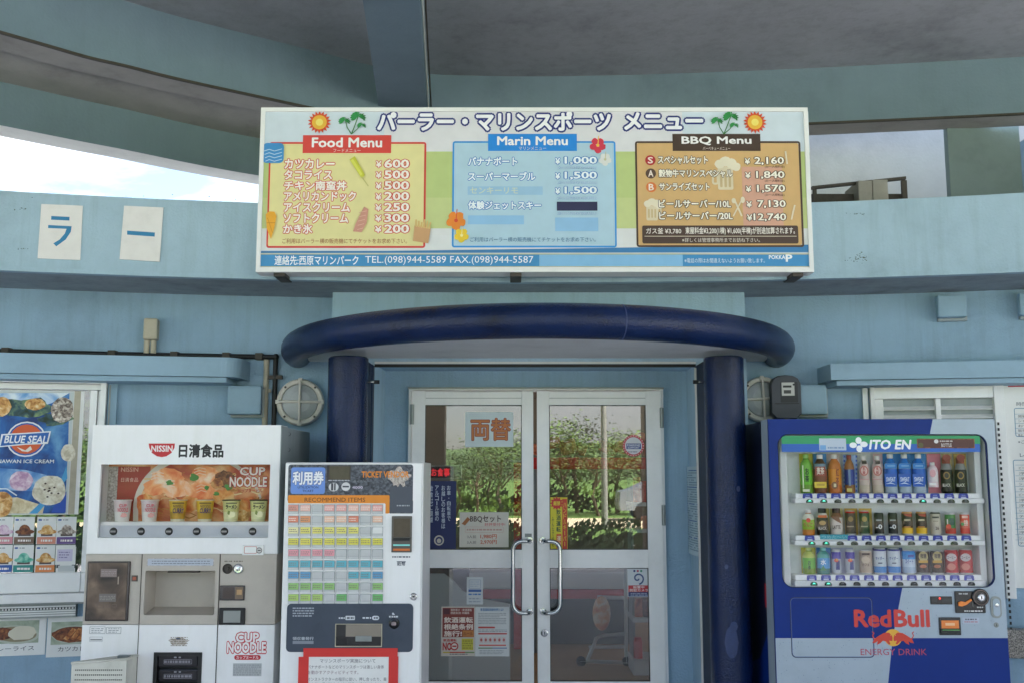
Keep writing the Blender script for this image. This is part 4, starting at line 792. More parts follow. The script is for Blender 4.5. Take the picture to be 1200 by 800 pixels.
# greige band: three modules
lx, mx0, mx1 = U(98, 690), U(165.5, 690), U(256.5, 690)
def band(a, b, nm, hole=None, hr=.006):
    m = MB()
    if hole:
        m.holeplate((a, zg0, b, zg1), hole, hr, -.002, .018, 'greige')
    else: m.box(a, 0, zg0, b, .15, zg1, 'greige', .003)
    return m.build(nm, T)
hb = F.rect(169.5, 668, 252, 720)
band(xl, mx0-.002, 'left_module'); band(mx1+.002, xr, 'right_module'); band(mx0, mx1, 'dispensing_module', hb, .008)
m = MB(); x0, z0, x1, z1 = hb; x0 -= .001; x1 += .001; dd = .155
m.add([(x0, .02, z0), (x1, .02, z0), (x1, dd, z0+.02), (x0, dd, z0+.02), (x0, .02, z1), (x1, .02, z1), (x1, dd, z1-.02), (x0, dd, z1-.02)], [(0,1,2,3), (4,5,6,7), (3,2,6,7), (0,3,7,4), (1,2,6,5)], 'greige'); m.box(x0-.01, .152, z0-.02, x1+.01, .159, z1+.02, 'greige'); m.box(x0+.1, .02, z1-.012, x1-.09, .05, z1-.004, 'dark_metal'); m.build('dispensing_recess', T)
p = P(F, -.002); p.R(172, 653.5, 251, 662.5, 'peel'); p.R(173, 654, 250, 662, '#b9c0cc'); p.scrib(178, 655.5, 246, 661, 2, '#7c7f86', .35, 3); p.mb.build('worn_sticker', T)
part('seam', lambda m: [m.box(a-.001, -.003, .06, a+.003, .0, zg1, 'dark_metal') for a in (mx0-.003, mx1)], kind='stuff')
def f(m): a = F.rect(101.5, 657, 152, 727); m.box(a[0], -.008, a[1], a[2], .002, a[3], '~30292a', .004); b_ = F.rect(103.5, 659, 149, 725); m.box(b_[0], -.010, b_[1], b_[2], -.007, b_[3], 'tint', .003)
part('tinted_window', f)
p = P(F, -.0105); p.R(118, 666, 137, 675.5, '#8a7a76'); p.R(116, 695, 136, 704.5, '#77706c'); p.S(113.5, 705.5, 122, 712, .7, '#6a5a52').S(124, 707, 129, 711, .7, '#6a5a52').S(131, 707, 137, 711, .7, '#6a5a52'); p.scrib(119, 668, 136, 674, 3, '#a79c98', .4, 5); p.scrib(117, 697, 135, 703, 3, '#a09a94', .4, 6); p.R(138, 675, 139.5, 684, '#a8988a'); p.mb.build('window_print', T)
def f(m): a = F.rect(154.5, 673.5, 161.5, 680.5); m.box(a[0], -.005, a[1], a[2], 0, a[3], 'dark_metal', .001); b_ = F.rect(156, 675, 160, 679); m.box(b_[0], -.007, b_[1], b_[2], -.004, b_[3], '~a05038')
part('indicator_lamp', f)
for cx, mt in ((266.8, 'dark_metal'), (279.3, 'chrome')):
    u, z = F.uv(cx, 665.7, 0); part('coin_knob', lambda m: (m.lathe((u, 0, z), [(.024, 0), (.024, -.006), (.019, -.01), (.019, -.004), (0, -.003)], mt, 'y', 24), m.lathe((u, 0, z), [(.009, -.003), (.009, -.014), (0, -.015)], mt, 'y', 14)))
p = P(F, 0); p.scrib(263, 656, 272, 658, 1, '#7a7268', .7, 2); p.scrib(274, 656, 286, 658, 1, '#7a7268', .7, 3); p.mb.build('small_print', T)
def f(m): a = F.rect(258, 685.2, 287, 702.8); m.box(a[0], -.008, a[1], a[2], .002, a[3], 'black_gloss', .003); b_ = F.rect(276, 687, 285.5, 701); m.box(b_[0], -.0095, b_[1], b_[2], -.007, b_[3], '~6e5a46'); b_ = F.rect(278, 690, 284, 696); m.box(b_[0], -.0105, b_[1], b_[2], -.009, b_[3], '~b08a5c'); b_ = F.rect(262, 688, 274, 700); m.box(b_[0], -.0095, b_[1], b_[2], -.007, b_[3], '~2a1614')
part('bill_window', f)
def f(m): a = F.rect(257, 711.3, 287.7, 731.2); m.box(a[0], -.012, a[1], a[2], .002, a[3], 'black', .006); b_ = F.rect(262.5, 714.5, 282.5, 728.5); m.box(b_[0], -.0135, b_[1], b_[2], -.011, b_[3], '~8d928f', .002)
part('return_slot', f)
# white lower doors
hb2 = F.rect(179.5, 763.5, 236, 832)
part('lower_door', lambda m: m.box(xl, -.001, .06, mx0-.002, .15, zg0-.002, 'white_machine', .003)); part('lower_door', lambda m: m.box(mx1+.002, -.001, .06, xr, .15, zg0-.002, 'white_machine', .003))
part('lower_door', lambda m: m.holeplate((mx0, .06, mx1, zg0-.002), hb2, .004, -.003, .15, 'white_machine'))
def f(m):
    x0, z0, x1, z1 = hb2; m.box(x0-.003, .03, z0, x1+.003, .14, z1+.002, 'black'); m.ringplate([(x0, z0), (x1, z0), (x1, z1), (x0, z1)], [(x0+.018, z0+.018), (x1-.018, z0+.018), (x1-.018, z1-.018), (x0+.018, z1-.018)], -.008, .03, 'black')
part('cup_compartment', f)
for a, b_ in ((767, 781), (784, 797), (800, 814)):
    def f(m):
        r = F.rect(185, a, 231, b_, -.0); m.box(r[0], .004, r[1], r[2], .024, r[3], '~232127', .004)
        p = P(F, .004, m); p.scrib(192, a+6, 224, a+9.5, 1, '#8a8790', .8, a); p.S(192, a+5, 225, a+10.5, .5, '#8a8790'); p.R(204, a+1.8, 207, a+3.4, '#9a98a0').R(209.5, a+1.8, 212, a+3.4, '#9a98a0')
    part('cup_flap', f)
p = P(F, -.001); p.S(105, 733.5, 123.5, 742, .5, '#8f9496').S(124.5, 734, 142, 742, .5, '#8f9496'); p.scrib(107, 735, 122, 741, 3, '#8a8f92', .4, 2); p.scrib(127, 735, 140, 741, 3, '#8a8f92', .4, 3); p.S(105, 745.5, 120.5, 751, .4, '#a5a8aa'); p.R(106, 748, 119.5, 749.7, '#8d8f90')
p.mb.build('instruction_print', T)
p = P(F, -.003); p.blob(209, 751, 11, 5, 'peel', .25, 26); p.L().scrib(200, 745, 220, 757, 5, '#8a7f6c', .35, 8); p.R(206.5, 746.5, 211, 748.5, '#4a5468'); p.mb.build('torn_sticker', T)
p = P(F, -.001); p.T('CUP', 277, 741, 303, 751.5, '#f3eeec', .07, '#c43038', .075); p.T('NOODLE', 266.5, 752, 311.5, 764, '#f3eeec', .07, '#c43038', .075); p.R(274.5, 766.8, 305.5, 772.5, '#c43038', 2.5); p.T('カップヌードル', 277, 767.7, 303, 771.6, '#f3eeec', .02)
p.L().R(273, 776.5, 306.5, 791.5, '#bfc1c2'); p.scrib(273.5, 777.5, 306, 791, 6, '#9b9ea0', .5, 9); p.mb.build('logo_print', T)
# sample cups
CUPS = [(144, 'seafood', 'white cup with pink print, first from the left'), (176, 'seafood', 'white cup with pink print, second from the left'), (209, 'curry', 'yellow and gold cup with purple print, third from the left'),
        (240.7, 'curry', 'yellow and gold cup with purple print, fourth from the left'), (271.2, 'chili', 'pale green cup with brown rim, fifth from the left'), (303.3, 'chili', 'pale green cup with brown rim, rightmost in the window')]
for cx, kd, lab in CUPS:
    dC = .062; u, zt_ = F.uv(cx, 584.8, dC); q = F.px(dC); h = zt_-zc; r = 10*q; r2 = 7.6*q
    T2 = thing('noodle_cup', 'sample noodle '+lab, 'noodle cup', F, 'sample cups in the noodle machine')
    cols = {'seafood': ('cup_white', '#e3d4d2', 'cup_white', 'cup_white'), 'curry': ('#e4d8b8', '#e8c040', '#c89a30', '#dcd4bc'), 'chili': ('#4a3a20', '#e2e098', '#ecebb8', '#e0dcac')}[kd]
    m = MB(); m.lathe((u, dC, zc), [(0, 0), (r2, 0), (r2+(r-r2)*.12, h*.12), (r2+(r-r2)*.45, h*.45), (r2+(r-r2)*.82, h*.82), (r, h*.95), (r*1.05, h*.955), (r*1.05, h*.985), (r*.98, h), (0, h)], [cols[3], cols[3], cols[2], cols[1], cols[1], cols[0], cols[0], cols[0], cols[0]], 'z', 20); m.build('cup', T2)
    p = P(F, dC-r*1.01); c1 = {'seafood': '#cf5f68', 'curry': '#4a3560', 'chili': '#2f3024'}[kd]
    k_ = 1.1
    if kd == 'seafood': p.T('CUP', cx-4.5, 590, cx+4.5, 593.5, c1, .05); p.T('NOODLE', cx-6, 594.5, cx+6, 599, c1, .05); p.blob(cx+1, 603, 4, 2.6, '#e3a8a0', .2)
    elif kd == 'curry': p.R(cx-7, 588, cx+7, 590, '#8a6a1c'); p.T('CURRY', cx-6.5, 595, cx+6.5, 600.5, c1, .07); p.T('NOODLE', cx-6, 591, cx+6, 594, '#6a4a20', .04)
    else: p.R(cx-6.5, 588.4, cx+6.5, 589.4, c1); p.T('ラーメン', cx-6.6, 591, cx+6.6, 595.5, c1, .09); p.blob(cx, 602, 4.5, 3.5, '#f4efc4', .2); p.blob(cx-3, 600, 1.5, 2.5, '#8a9a4a', .2)
    p.mb.build('label_print', T2)
# perforated basket on the front
T = thing('perforated_basket', 'cream perforated plastic basket fixed low on the front left of the noodle machine', 'basket', F)
FB = Fr(-1.65, 4.72); a = FB.uv(81, 776.5), FB.uv(147.5, 771.5), FB.uv(146.5, 830), FB.uv(84, 835); yb = 4.72-4.95
bk = F.uv(161.5, 767, -.005)
x0, x1, z0, z1 = (a[0][0]+a[3][0])/2, (a[1][0]+a[2][0])/2, .42, a[1][1]; xb0, xb1 = x0+.1, bk[0]; zb = bk[1]
m = MB()
fq = [(x0, yb, z0), (x1, yb, z0), (x1, yb, z1), (x0, yb, a[0][1])]; bq = [(xb0, -.012, z0), (xb1, -.012, z0), (xb1, -.012, zb), (xb0, -.012, zb-.01)]
m.add(fq+bq, [(0, 1, 2, 3), (0, 3, 7, 4), (1, 5, 6, 2), (0, 4, 5, 1), (4, 7, 6, 5)], 'basket')
t = .012; m.add([(x+(t if i in (0, 3) else -t), y+t, z_) for i, (x, y, z_) in enumerate(fq)]+[(x+(t if i in (0, 3) else -t), y-t*0, z_) for i, (x, y, z_) in enumerate(bq)], [(0, 1, 2, 3), (0, 3, 7, 4), (1, 5, 6, 2)], 'basket')
r_ = [fq[3], fq[2], bq[2], bq[3], fq[3]]
m.tube([(x, y, z_) for x, y, z_ in r_], .006, 'basket', 8); m.build('shell', T)
m = MB()
nx_, nz_ = 24, 13
for i in range(nx_):
    for j in range(nz_):
        x = x0+.02+(x1-x0-.04)*i/(nx_-1); z_ = z0+.02+(min(z1, a[0][1])-z0-.05)*j/(nz_-1); m.box(x-.0028, yb-.0012, z_-.0028, x+.0028, yb+.001, z_+.0028, 'basket_hole')
m.build('perforations', T, kind='stuff')
m = MB(); m.box(xb0+.03, -.03, z0+.02, xb1-.03, -.003, z1-.02, 'alu_dark'); m.build('hanger', T)

# ================================================================== TICKET VENDING MACHINE
F = Fr(-.77, 4.8)
T = thing('ticket_vending_machine', 'white ticket vending machine with rows of coloured buttons beside the left door', 'vending machine', F)
xl, xr, zt = U(332.5, 600), U(495, 640), Z(541, 414)
part('cabinet', lambda m: (m.box(xl, .02, .08, xr, .45, zt, 'alu', .004), m.box(xl+.03, .05, 0, xr-.03, .42, .08, 'black')))
part('door_panel', lambda m: m.box(xl+.002, 0, .09, xr-.006, .02, zt-.004, 'white_machine', .004))
p = P(F, 0); p.R(337.5, 543.6, 484, 588, 'scrape', 3); p.R(456, 585, 484, 601, 'scrape', 1.5); p.R(457, 570, 483.5, 600, '#4c525e'); p.R(383, 545, 411, 562, '#352e2c'); p.R(386, 546, 410, 561, 'smoke')
p.L().R(341, 547, 381, 578, '#6f95dc', 2.5); p.T('利用券', 343.5, 552, 379, 567, '#f2f3f6', .06, '#6a7aa8', .05); p.T('UTILIZATION', 349, 569, 373, 571.6, '#2a3566', .03); p.T('TICKET', 354.5, 573.2, 367.5, 575.8, '#2a3566', .03)
p.blob(468, 558, 12, 10, 'peel', .25, 30); p.T('TICKET VENDOR', 424, 551.8, 479, 558.7, '#e08a28', .06); p.E(391, 570, 5.8, 5, '#d8d8da').E(405.3, 569.5, 5.2, 5, '#d8d8da'); p.L().R(388, 565.5, 390.6, 574, '#40444e').R(391.6, 565.5, 393.4, 574, '#40444e').R(401.5, 568.6, 409, 570.4, '#40444e'); p.T('4000', 413, 569, 425, 572, '#c8c0d4', .05); p.scrib(385, 561.5, 410, 563, 1, '#b8bac0', .8, 2); p.T('かんたん', 414, 562, 430, 564.6, '#8f949c', 0); p.scrib(465, 590.5, 480, 593, 1, '#b0b4ba', .6, 3)
p.mb.build('header_panel', T)
p = P(F, -.002); p.R(337.5, 579.5, 456.5, 589, '#e8902a', 1.5); p.R(451, 580, 456.5, 601, '#e8902a', 1.5); p.T('RECOMMEND ITEMS', 357, 582.5, 428, 587.3, '#8a4a18', .03); p.mb.build('recommend_band', T)
part('button_frame', lambda m: (lambda a: m.box(a[0], -.003, a[1], a[2], .002, a[3], 'white_metal', .002))(F.rect(336.5, 589.6, 451, 706.5)))
BC = {'r': '#e08878', 'R': '#dc6a48', 'o': '#e6864a', 'p': '#e89890', 'P': '#eeb0a0', 'g': '#b9bcbd', 'y': '#e8e060', 'Y': '#e2d832', 'w': '#e8e8e6', 'k': '#e88a98', 't': '#3aa6bc', 'b': '#3a8ec4', 'n': '#7ebc58', 'l': '#a0c84c', 'e': '#4fae4c', 'c': '#efb898', 'q': '#efe6a0'}
ROWS = ['rPgppPPp', 'Rogcc'+'Rgc', 'qyyyyygw', 'YYYYYYYY', 'kkkkgggg', 'tttttttt', 'bbgggttb', 'nnnngngn', 'lllgegge']
BM = {}
q = F.px(-.003); bw, bh = 12.4*q, 11*q
def bmesh_for(c):
    if c not in BM:
        m = MB(); m.box(0, -.006, 0, bw, 0, bh, '#a8abad', .0015); m.box(.002, -.009, bh*.3, bw-.002, -.005, bh-.002, '~'+''.join('%02x' % int(int(BC[c][i:i+2], 16)*.78+232*.22) for i in (1, 3, 5)), .001); m.box(.002, -.008, .001, bw-.002, -.0055, bh*.24, '~c9cccd')
        if c not in 'gw':
            rr = random.Random(ord(c))
            for r_ in range(2):
                x = .006
                while x < bw-.012: w_ = rr.uniform(.003, .008); m.box(x, -.0094, bh*(.48+.2*r_), x+w_, -.0088, bh*(.56+.2*r_), '#7a6a60' if c not in 'PcpR' else '#f6ece6'); x += w_+.0025
        BM[c] = m.build('ticket_button', T).data
        bpy.data.objects.remove(bpy.data.objects[-1] if False else [o for o in T.children if o.data == BM[c]][0])
    return BM[c]
for r_, row in enumerate(ROWS):
    for c_, ch in enumerate(row):
        u, z = F.uv(337.6+14.1*c_, 590.6+13.12*r_+11, -.003); link('ticket_button', bmesh_for(ch), T, loc=(u, -.003, z))
def f(m):
    a = F.rect(459, 604, 482.8, 646.5); m.box(a[0], -.008, a[1], a[2], .002, a[3], '~5a5654', .003); b_ = F.rect(461.5, 607, 480.5, 628.5); m.box(b_[0], -.0095, b_[1], b_[2], -.007, b_[3], 'smoke', .001)
    b_ = F.rect(461, 637, 480.5, 638.8); m.box(b_[0], -.0095, b_[1], b_[2], -.007, b_[3], '#8ae0d8'); b_ = F.rect(461, 642, 480.5, 644.5); m.box(b_[0], -.0095, b_[1], b_[2], -.007, b_[3], '#d0702c'); b_ = F.rect(461, 629.5, 480.5, 633); m.box(b_[0], -.012, b_[1], b_[2], -.007, b_[3], 'black')
part('bill_acceptor', f)
p = P(F, 0); p.scrib(459.5, 650.8, 481.5, 653, 1, '#6a6f78', .8, 4); p.R(465, 657, 475.5, 658, '#4a5060'); p.T('紙幣', 465.5, 657.5, 475, 662.3, '#4a5060', .04); p.mb.build('small_print', T)
u, z = F.uv(484.7, 698.3, 0); part('door_lock', lambda m: (m.lathe((u, 0, z), [(.017, 0), (.017, -.005), (.012, -.008), (.0, -.008)], 'chrome', 'y', 20), m.box(u-.003, -.0095, z-.003, u+.005, -.0075, z+.003, 'black')))
def f(m): a = F.rect(336, 706.5, 484, 763.2); m.prism(rr_pts(*a, .02), -.004, .001, 'slate')
part('lower_panel', f)
p = P(F, -.004)
for i in range(4): p.scrib(343, 711.2+i*3, 368-(i == 3)*2, 712.8+i*3, 1, '#a9b0ba', .9, i)
p.T('領収書発行', 343, 745.5, 367.5, 749.3, '#c0c6ce', .03); p.R(343, 750.3, 367.5, 753.8, '#8a909a'); p.scrib(397, 722.5, 404, 724.5, 1, '#d8dce2', .9, 3); p.R(405, 720.8, 416, 725.8, '#d4d8de', .8); p.scrib(406.5, 722, 415, 724.8, 1, '#5a6068', .8, 6); p.scrib(425, 722.3, 435, 724.3, 1, '#d8dce2', .9, 5); p.R(436, 720.8, 444.5, 725.8, '#d4d8de', 2.4); p.scrib(438, 722, 443, 724.6, 1, '#5a6068', .8, 7); p.scrib(456, 720.8, 466.5, 722.8, 1, '#d8dce2', .9, 8); p.G([(459.5, 718), (460.5, 716.8), (463, 719.6), (460, 719.6)], '#d8dce2')
p.mb.build('panel_print', T)
def f(m):
    a = F.rect(393, 730, 448, 757); m.ringplate([(a[0], a[1]), (a[2], a[1]), (a[2], a[3]), (a[0], a[3])], [(a[0]+.004, a[1]+.004), (a[2]-.004, a[1]+.004), (a[2]-.004, a[3]-.003), (a[0]+.004, a[3]-.003)], -.009, -.003, 'beige'); m.box(a[0]+.003, -.0055, a[1]+.003, a[2]-.003, -.003, a[3]-.003, '~2a2a2b')
    b_ = F.rect(405.5, 731, 447, 745); m.box(b_[0], -.0075, b_[1], b_[2], -.005, b_[3], '~8d8478'); b_ = F.rect(417, 744, 436, 750.5); m.box(b_[0], -.014, b_[1], b_[2], -.007, b_[3], 'alu_dark', .002); b_ = F.rect(394, 745, 407, 755); m.box(b_[0], -.0072, b_[1], b_[2], -.005, b_[3], '~1a1a1c')
part('coin_window', f)
u, z = F.uv(462, 729.8, -.004); part('return_button', lambda m: (m.lathe((u, -.004, z), [(.025, 0), (.024, -.006), (.016, -.008), (.0, -.008)], 'black_gloss', 'y', 22), m.box(u-.012, -.018, z-.008, u+.01, -.01, z+.008, '#9a8a8c', .004)))
# taped notice on the ticket machine
FN = Fr(-.77, 4.8); T = thing('taped_notice', 'white handwritten-style notice edged with red tape low on the ticket machine', 'notice', FN)
p = P(FN, -.007); a = FN.rect(357, 766, 458, 880, -.007); p.mb.box(a[0], -.0065, a[1], a[2], -.0045, a[3], 'paper_white'); p.mb.build('sheet', T); p.mb = MB()
p.T('マリンスポーツ実施について', 375, 771.2, 440, 776, '#5c5a60', .0); p.T('バナナボートなどのマリンスポーツは激しい身体', 360.5, 778.6, 450, 783, '#6a6266', .0); p.T('を動かすアクティビティです。', 360.5, 785, 420, 789.4, '#8a6a70', .0); p.T('インストラクターの指示に従い、押し合ったり、乗', 360.5, 793, 453, 797.4, '#5c5a60', .0)
p.T('ったり、飛び込むなどの行為は絶対にしないで', 360.5, 799, 451, 803.4, '#5c5a60', 0)
p.mb.build('print', T)
for nm, q_ in (('tape_top', (355.5, 758.8, 466, 769)), ('tape_left', (348.5, 769, 360.5, 880)), ('tape_right', (454.8, 768.5, 466, 880))): part(nm, lambda m: m.box(*(lambda a: (a[0], -.0088-(.0004 if nm == 'tape_top' else 0), a[1], a[2], -.0072, a[3]))(FN.rect(*q_, -.008)), '#d5312c'))

# ================================================================== DRINKS VENDING MACHINE
F = Fr(1.87, 5.1); DP = .62
U = lambda x, y=600, d=0: F.uv(x, y, d)[0]; Z = lambda y, x=1040, d=0: F.uv(x, y, d)[1]
T = thing('drinks_vending_machine', 'blue and silver drinks vending machine with three lit rows of sample bottles and cans', 'vending machine', F)
xl, xr, zt = (U(902, 500)+U(908, 780))/2, (U(1165, 500)+U(1184, 780))/2, Z(490.5)
win = F.rect(914.5, 508.5, 1161, 687.5)
part('cabinet', lambda m: (m.box(xl+.006, .155, .08, xr-.006, DP, zt-.003, 'machine_side', .006), m.box(xl+.03, .1, 0, xr-.03, DP-.05, .08, 'black')))
part('side_wave_print', lambda m: (m.add([(xl+.0045, .16, .1), (xl+.0045, DP-.01, .1), (xl+.0045, DP-.01, .55), (xl+.0045, .35, .62), (xl+.0045, .16, .78)], [(0, 1, 2, 3, 4)], 'blue_vinyl'), m.add([(xl+.004, .16, .9), (xl+.004, .20, .9), (xl+.004, .20, 1.02), (xl+.004, .16, 1.02)], [(0, 1, 2, 3)], '#b8303c')))
def f(m):
    m.holeplate((xl, .09, xr, zt), win, .055, 0, .02, 'blue_vinyl', 7)
    m.box(xl, .02, .09, win[0]-.02, .15, zt, 'silver_vinyl'); m.box(win[2]+.02, .02, .09, xr, .15, zt, 'silver_vinyl'); m.box(win[0]-.02, .02, win[3]+.01, win[2]+.02, .15, zt-.0005, 'blue_vinyl'); m.box(win[0]-.02, .02, .0905, win[2]+.02, .15, win[1]-.01, 'blue_vinyl')
part('door', f)
# silver quarters of the vinyl wrap
p = P(F, -.0002)
def uvp(q_): return [F.uv(x, y, 0) for x, y in q_]
tr = [(win[2]-.055+.055*cos(a), win[3]-.055+.055*sin(a)) for a in [pi/2-pi/2*i/6 for i in range(7)]]
pts = uvp([(1093, 490)])+[(xr-.0005, zt-.0005), (xr-.0005, Z(747))]+uvp([(1046, 747), (1057.5, 687.5)])
pts[0] = (pts[0][0], zt-.0005); pts[3] = (pts[3][0], Z(747)); pts[4] = (pts[4][0], win[1])
br = [(win[2]-.055+.055*cos(a), win[1]+.055+.055*sin(a)) for a in [-pi/2+pi/2*i/6 for i in range(7)]]
top = [(U(1089.5, 508), win[3])]
p.mb.flat(pts+br+tr[::-1]+top, -.0006, 'silver_vinyl')
p.mb.flat([(xl+.0005, .095), (U(1026, 850), .095), (U(1046, 747), Z(747)-.0003), (xl+.0005, Z(747)-.0003)], -.0006, 'silver_vinyl'); p.mb.build('silver_print', T)
def f(m):
    for e in (-1, 1): m.tube([(a, .0 if 1 else 0, b) for a, b in (lambda r: r+[r[0]])(rr_pts(win[0]-.001, win[1]-.001, win[2]+.001, win[3]+.001, .056, 7))], .0018, 'navy_flat', 6, False); break
part('window_gasket', f)
def f(m):
    a = F.rect(926.5, 699, 1023.5, 770); o = rr_pts(*a, .022, 5); i = rr_pts(a[0]+.003, a[1]+.003, a[2]-.003, a[3]-.003, .02, 5); n = len(o); m.ringplate(o, i, -.0012, -.0008, '#141d38'); i2 = rr_pts(a[0]+.0055, a[1]+.0055, a[2]-.0055, a[3]-.0055, .018, 5); m.ringplate(i, i2, -.0018, -.0008, '#5a6c98')
part('embossed_panel', f)
part('display_glass', lambda m: m.box(win[0], .006, win[1], win[2], .009, win[3], 'glass_clear'))
dB = .13
def f(m):
    a, b, c_, d_ = win; m.box(a-.01, dB, b-.01, c_+.01, dB+.01, d_+.01, 'display_white')
    m.box(a-.012, .021, b-.01, a-.002, dB, d_+.01, 'display_white'); m.box(c_+.002, .021, b-.01, c_+.012, dB, d_+.01, 'display_white'); m.box(a-.01, .021, d_+.002, c_+.01, dB, d_+.01, 'display_white'); m.box(a-.01, .021, b-.01, c_+.01, dB, b+.001, 'display_white')
    m.box(a+.02, .05, b, a+.055, dB, d_, 'display_white', .006); m.box(c_-.045, .05, b, c_-.012, dB, d_, 'display_white', .006)
part('display_cabinet', f)
# header strip
p = P(F, .0055); p.R(916, 510, 1148.5, 519.5, '#2f9a62'); p.R(916, 519.5, 1148.5, 529, '#2a62b8'); p.L()
p.R(960, 513, 991.5, 527, '#b9c6d4'); p.R(961, 521, 968, 526.5, '#6fa0d0'); p.scrib(970, 522, 990, 526, 1, '#7f98b8', .5, 4)
for dx, dy in ((-6, 1), (0, -4.5), (6, 0), (1, 5.2)): p.E(1006+dx*1.05, 520+dy, 4.4 if dx in (-6, 6) else 3.6, 3.3 if dx in (-6, 6) else 4, '#f0f2f4', 16)
p.T('ITO EN', 1018.5, 515, 1066, 525.5, '#f4f5f7', .07, None, 0, .18)
p.R(1074.5, 513.5, 1142, 524.5, 'curry'); p.L().R(1075.5, 514.5, 1141, 523.5, '#54302a'); p.E(1079, 521, 3, 3, '#5a5a30'); p.T('BOTTLE', 1103, 519, 1115, 523, '#d8d0cc', .04); p.E(1097, 516.5, 2.6, 2.4, '#dcdcdc'); p.scrib(1101, 515, 1116, 517.5, 1, '#c8c0bc', .6, 4)
p.mb.build('header_print', T)
# shelves with price tags and buttons
ROWY = [(577.5, 583.2, 589.3), (626.8, 632.6, 638.6), (672.8, 679.4, 686.6)]
XT = lambda i, r: 947+16.62*i+r*.6
for r, (yt, ym, yb) in enumerate(ROWY):
    d0 = .045; x0, _, x1, _ = F.rect(931, yt, 1151+r, yb, d0); zt_, zm, zb = Z(yt, d=d0), Z(ym, d=d0), Z(yb, d=.03)
    def f(m): m.box(x0+.006, d0, zm, x1-.012, dB, zt_, 'shelf_white', .003); m.box(x0-.003, .028, zb, x1+.004, dB-.02, zm-.0005, 'shelf_white', .006)
    part('shelf', f)
tb = MB(); tb.prism([(-.025, -.009), (-.021, -.013), (.021, -.013), (.025, -.009), (.023, .010), (.018, .014), (-.018, .014), (-.023, .010)], -.003, 0, '#2c3aa4'); tb.prism([(-.014, -.011), (.014, -.011), (.012, -.003), (-.012, -.003)], -.0042, -.0031, '#c8cce8'); tb.box(-.01, -.0042, .002, .01, -.0031, .007, '#8f98dc')
tag_ = [(U(XT(i, r), 600, d0), .0445, Z((ROWY[r][0]+ROWY[r][1])/2+.4, d=d0)) for r in range(3) for i in range(12) if not (r == 1 and i in (1, 2))]
share(tb, 'price_tag', tag_, T)
def btn(on):
    b = MB(); b.prism([(-.0165, -.009), (.0165, -.009), (.0175, -.002), (.013, .006), (.006, .009), (-.006, .009), (-.013, .006), (-.0175, -.002)], -.006, 0, '~15181c'); b.prism([(-.012, -.006), (.012, -.006), (.011, .003), (-.011, .003)], -.0072, -.0061, '~2c3238' if not on else '~1c8a6c'); b.prism([(-.006, -.001), (.006, -.001), (.0045, .0055), (-.0045, .0055)], -.0082, -.0073, 'lit#59e8c0' if on else '~4a5058'); return b
ONS = {(0, 1), (0, 0), (0, 8), (1, 0), (1, 1), (2, 0), (2, 1)}
for on in (0, 1):
    share(btn(on), 'select_button', [(U(949+16.62*i+r*.7, 600, .028), .0278, Z((ROWY[r][1]+ROWY[r][2])/2+.2, d=.028)) for r in range(3) for i in range(12) if ((r, i) in ONS) == bool(on)], T)
p = P(F, .0425); p.R(961, 625.5, 994, 631.3, '#3aa0b4'); p.T('つめた～い', 963, 626.5, 992, 630.5, '#a8dce4', .0); p.mb.build('cold_strip', T)
# price/backing cards behind the samples
p = P(F, .118)
for x0, x1, c_ in ((937, 953, '#d4c83c'), (953.5, 969, '#3a92d4'), (969.5, 985, '#d8c8c0'), (1024, 1040, '#e8c4cc'), (1035, 1086, '#3090d8'), (1087, 1103, '#e88a9c'), (1104, 1117, '#e0cc98'), (1118, 1133, '#dcb860')): p.R(x0, 531, x1, 577, c_)
for x0, x1, c_ in ((960, 972, '#d8c060'), (973, 988, '#d8c888'), (990, 1005, '#caa43c'), (1007, 1022, '#d4b048')): p.R(x0, 595, x1, 627, c_)
for x0, x1, c_ in ((939, 956, '#d8cc40'), (957, 974, '#2f86d0'), (975, 1000, '#b0b4cc'), (1023, 1058, '#2a348c')): p.R(x0, 641, x1, 673, c_)
p.mb.build('backing_cards', T)
# lettering and logo on the door
p = P(F, -.0012); RB = '#cf4038'
p.T('Red', 1001.5, 714.5, 1043.5, 733.5, RB, .065); p.T('Bull', 1048.5, 714.5, 1088.5, 733.5, RB, .065); p.T('ENERGY DRINK', 1008.5, 759.5, 1086, 767, '#b8485c', .0)
p.E(1046.5, 746.5, 10, 9.5, '#e8b03c', 28); p.L()
for s_ in (-1, 1):
    X = lambda a: 1046.5+s_*a
    p.G([(X(1.5), 743.5), (X(5), 740.5), (X(11), 741), (X(17), 744.5), (X(22), 748), (X(24.5), 753), (X(21), 752.5), (X(18), 750.5), (X(19), 755), (X(15), 753), (X(12), 750), (X(8), 751), (X(5), 754.5), (X(3), 754), (X(4.5), 750), (X(1), 750.5), (X(.6), 747)], '#cf3f2c'); p.Ln([(X(22), 748), (X(24), 744), (X(22.3), 741), (X(24.5), 739.5)], 1, '#cf3f2c'); p.Ln([(X(3), 744), (X(1), 741.5)], .9, '#e8b03c')
p.mb.build('logo_print', T)
def f(m): a = F.rect(1090, 698, 1115.5, 707.5); m.box(a[0], -.005, a[1], a[2], 0, a[3], '~17181a', .002); p = P(F, -.005, m); p.E(1101.3, 700.5, 1.2, 1.2, 'lit#ff3a30', 8); p.R(1104, 700, 1115, 706, '~24282a'); p.R(1092, 700, 1098, 705, '~202224')
part('price_readout', f)
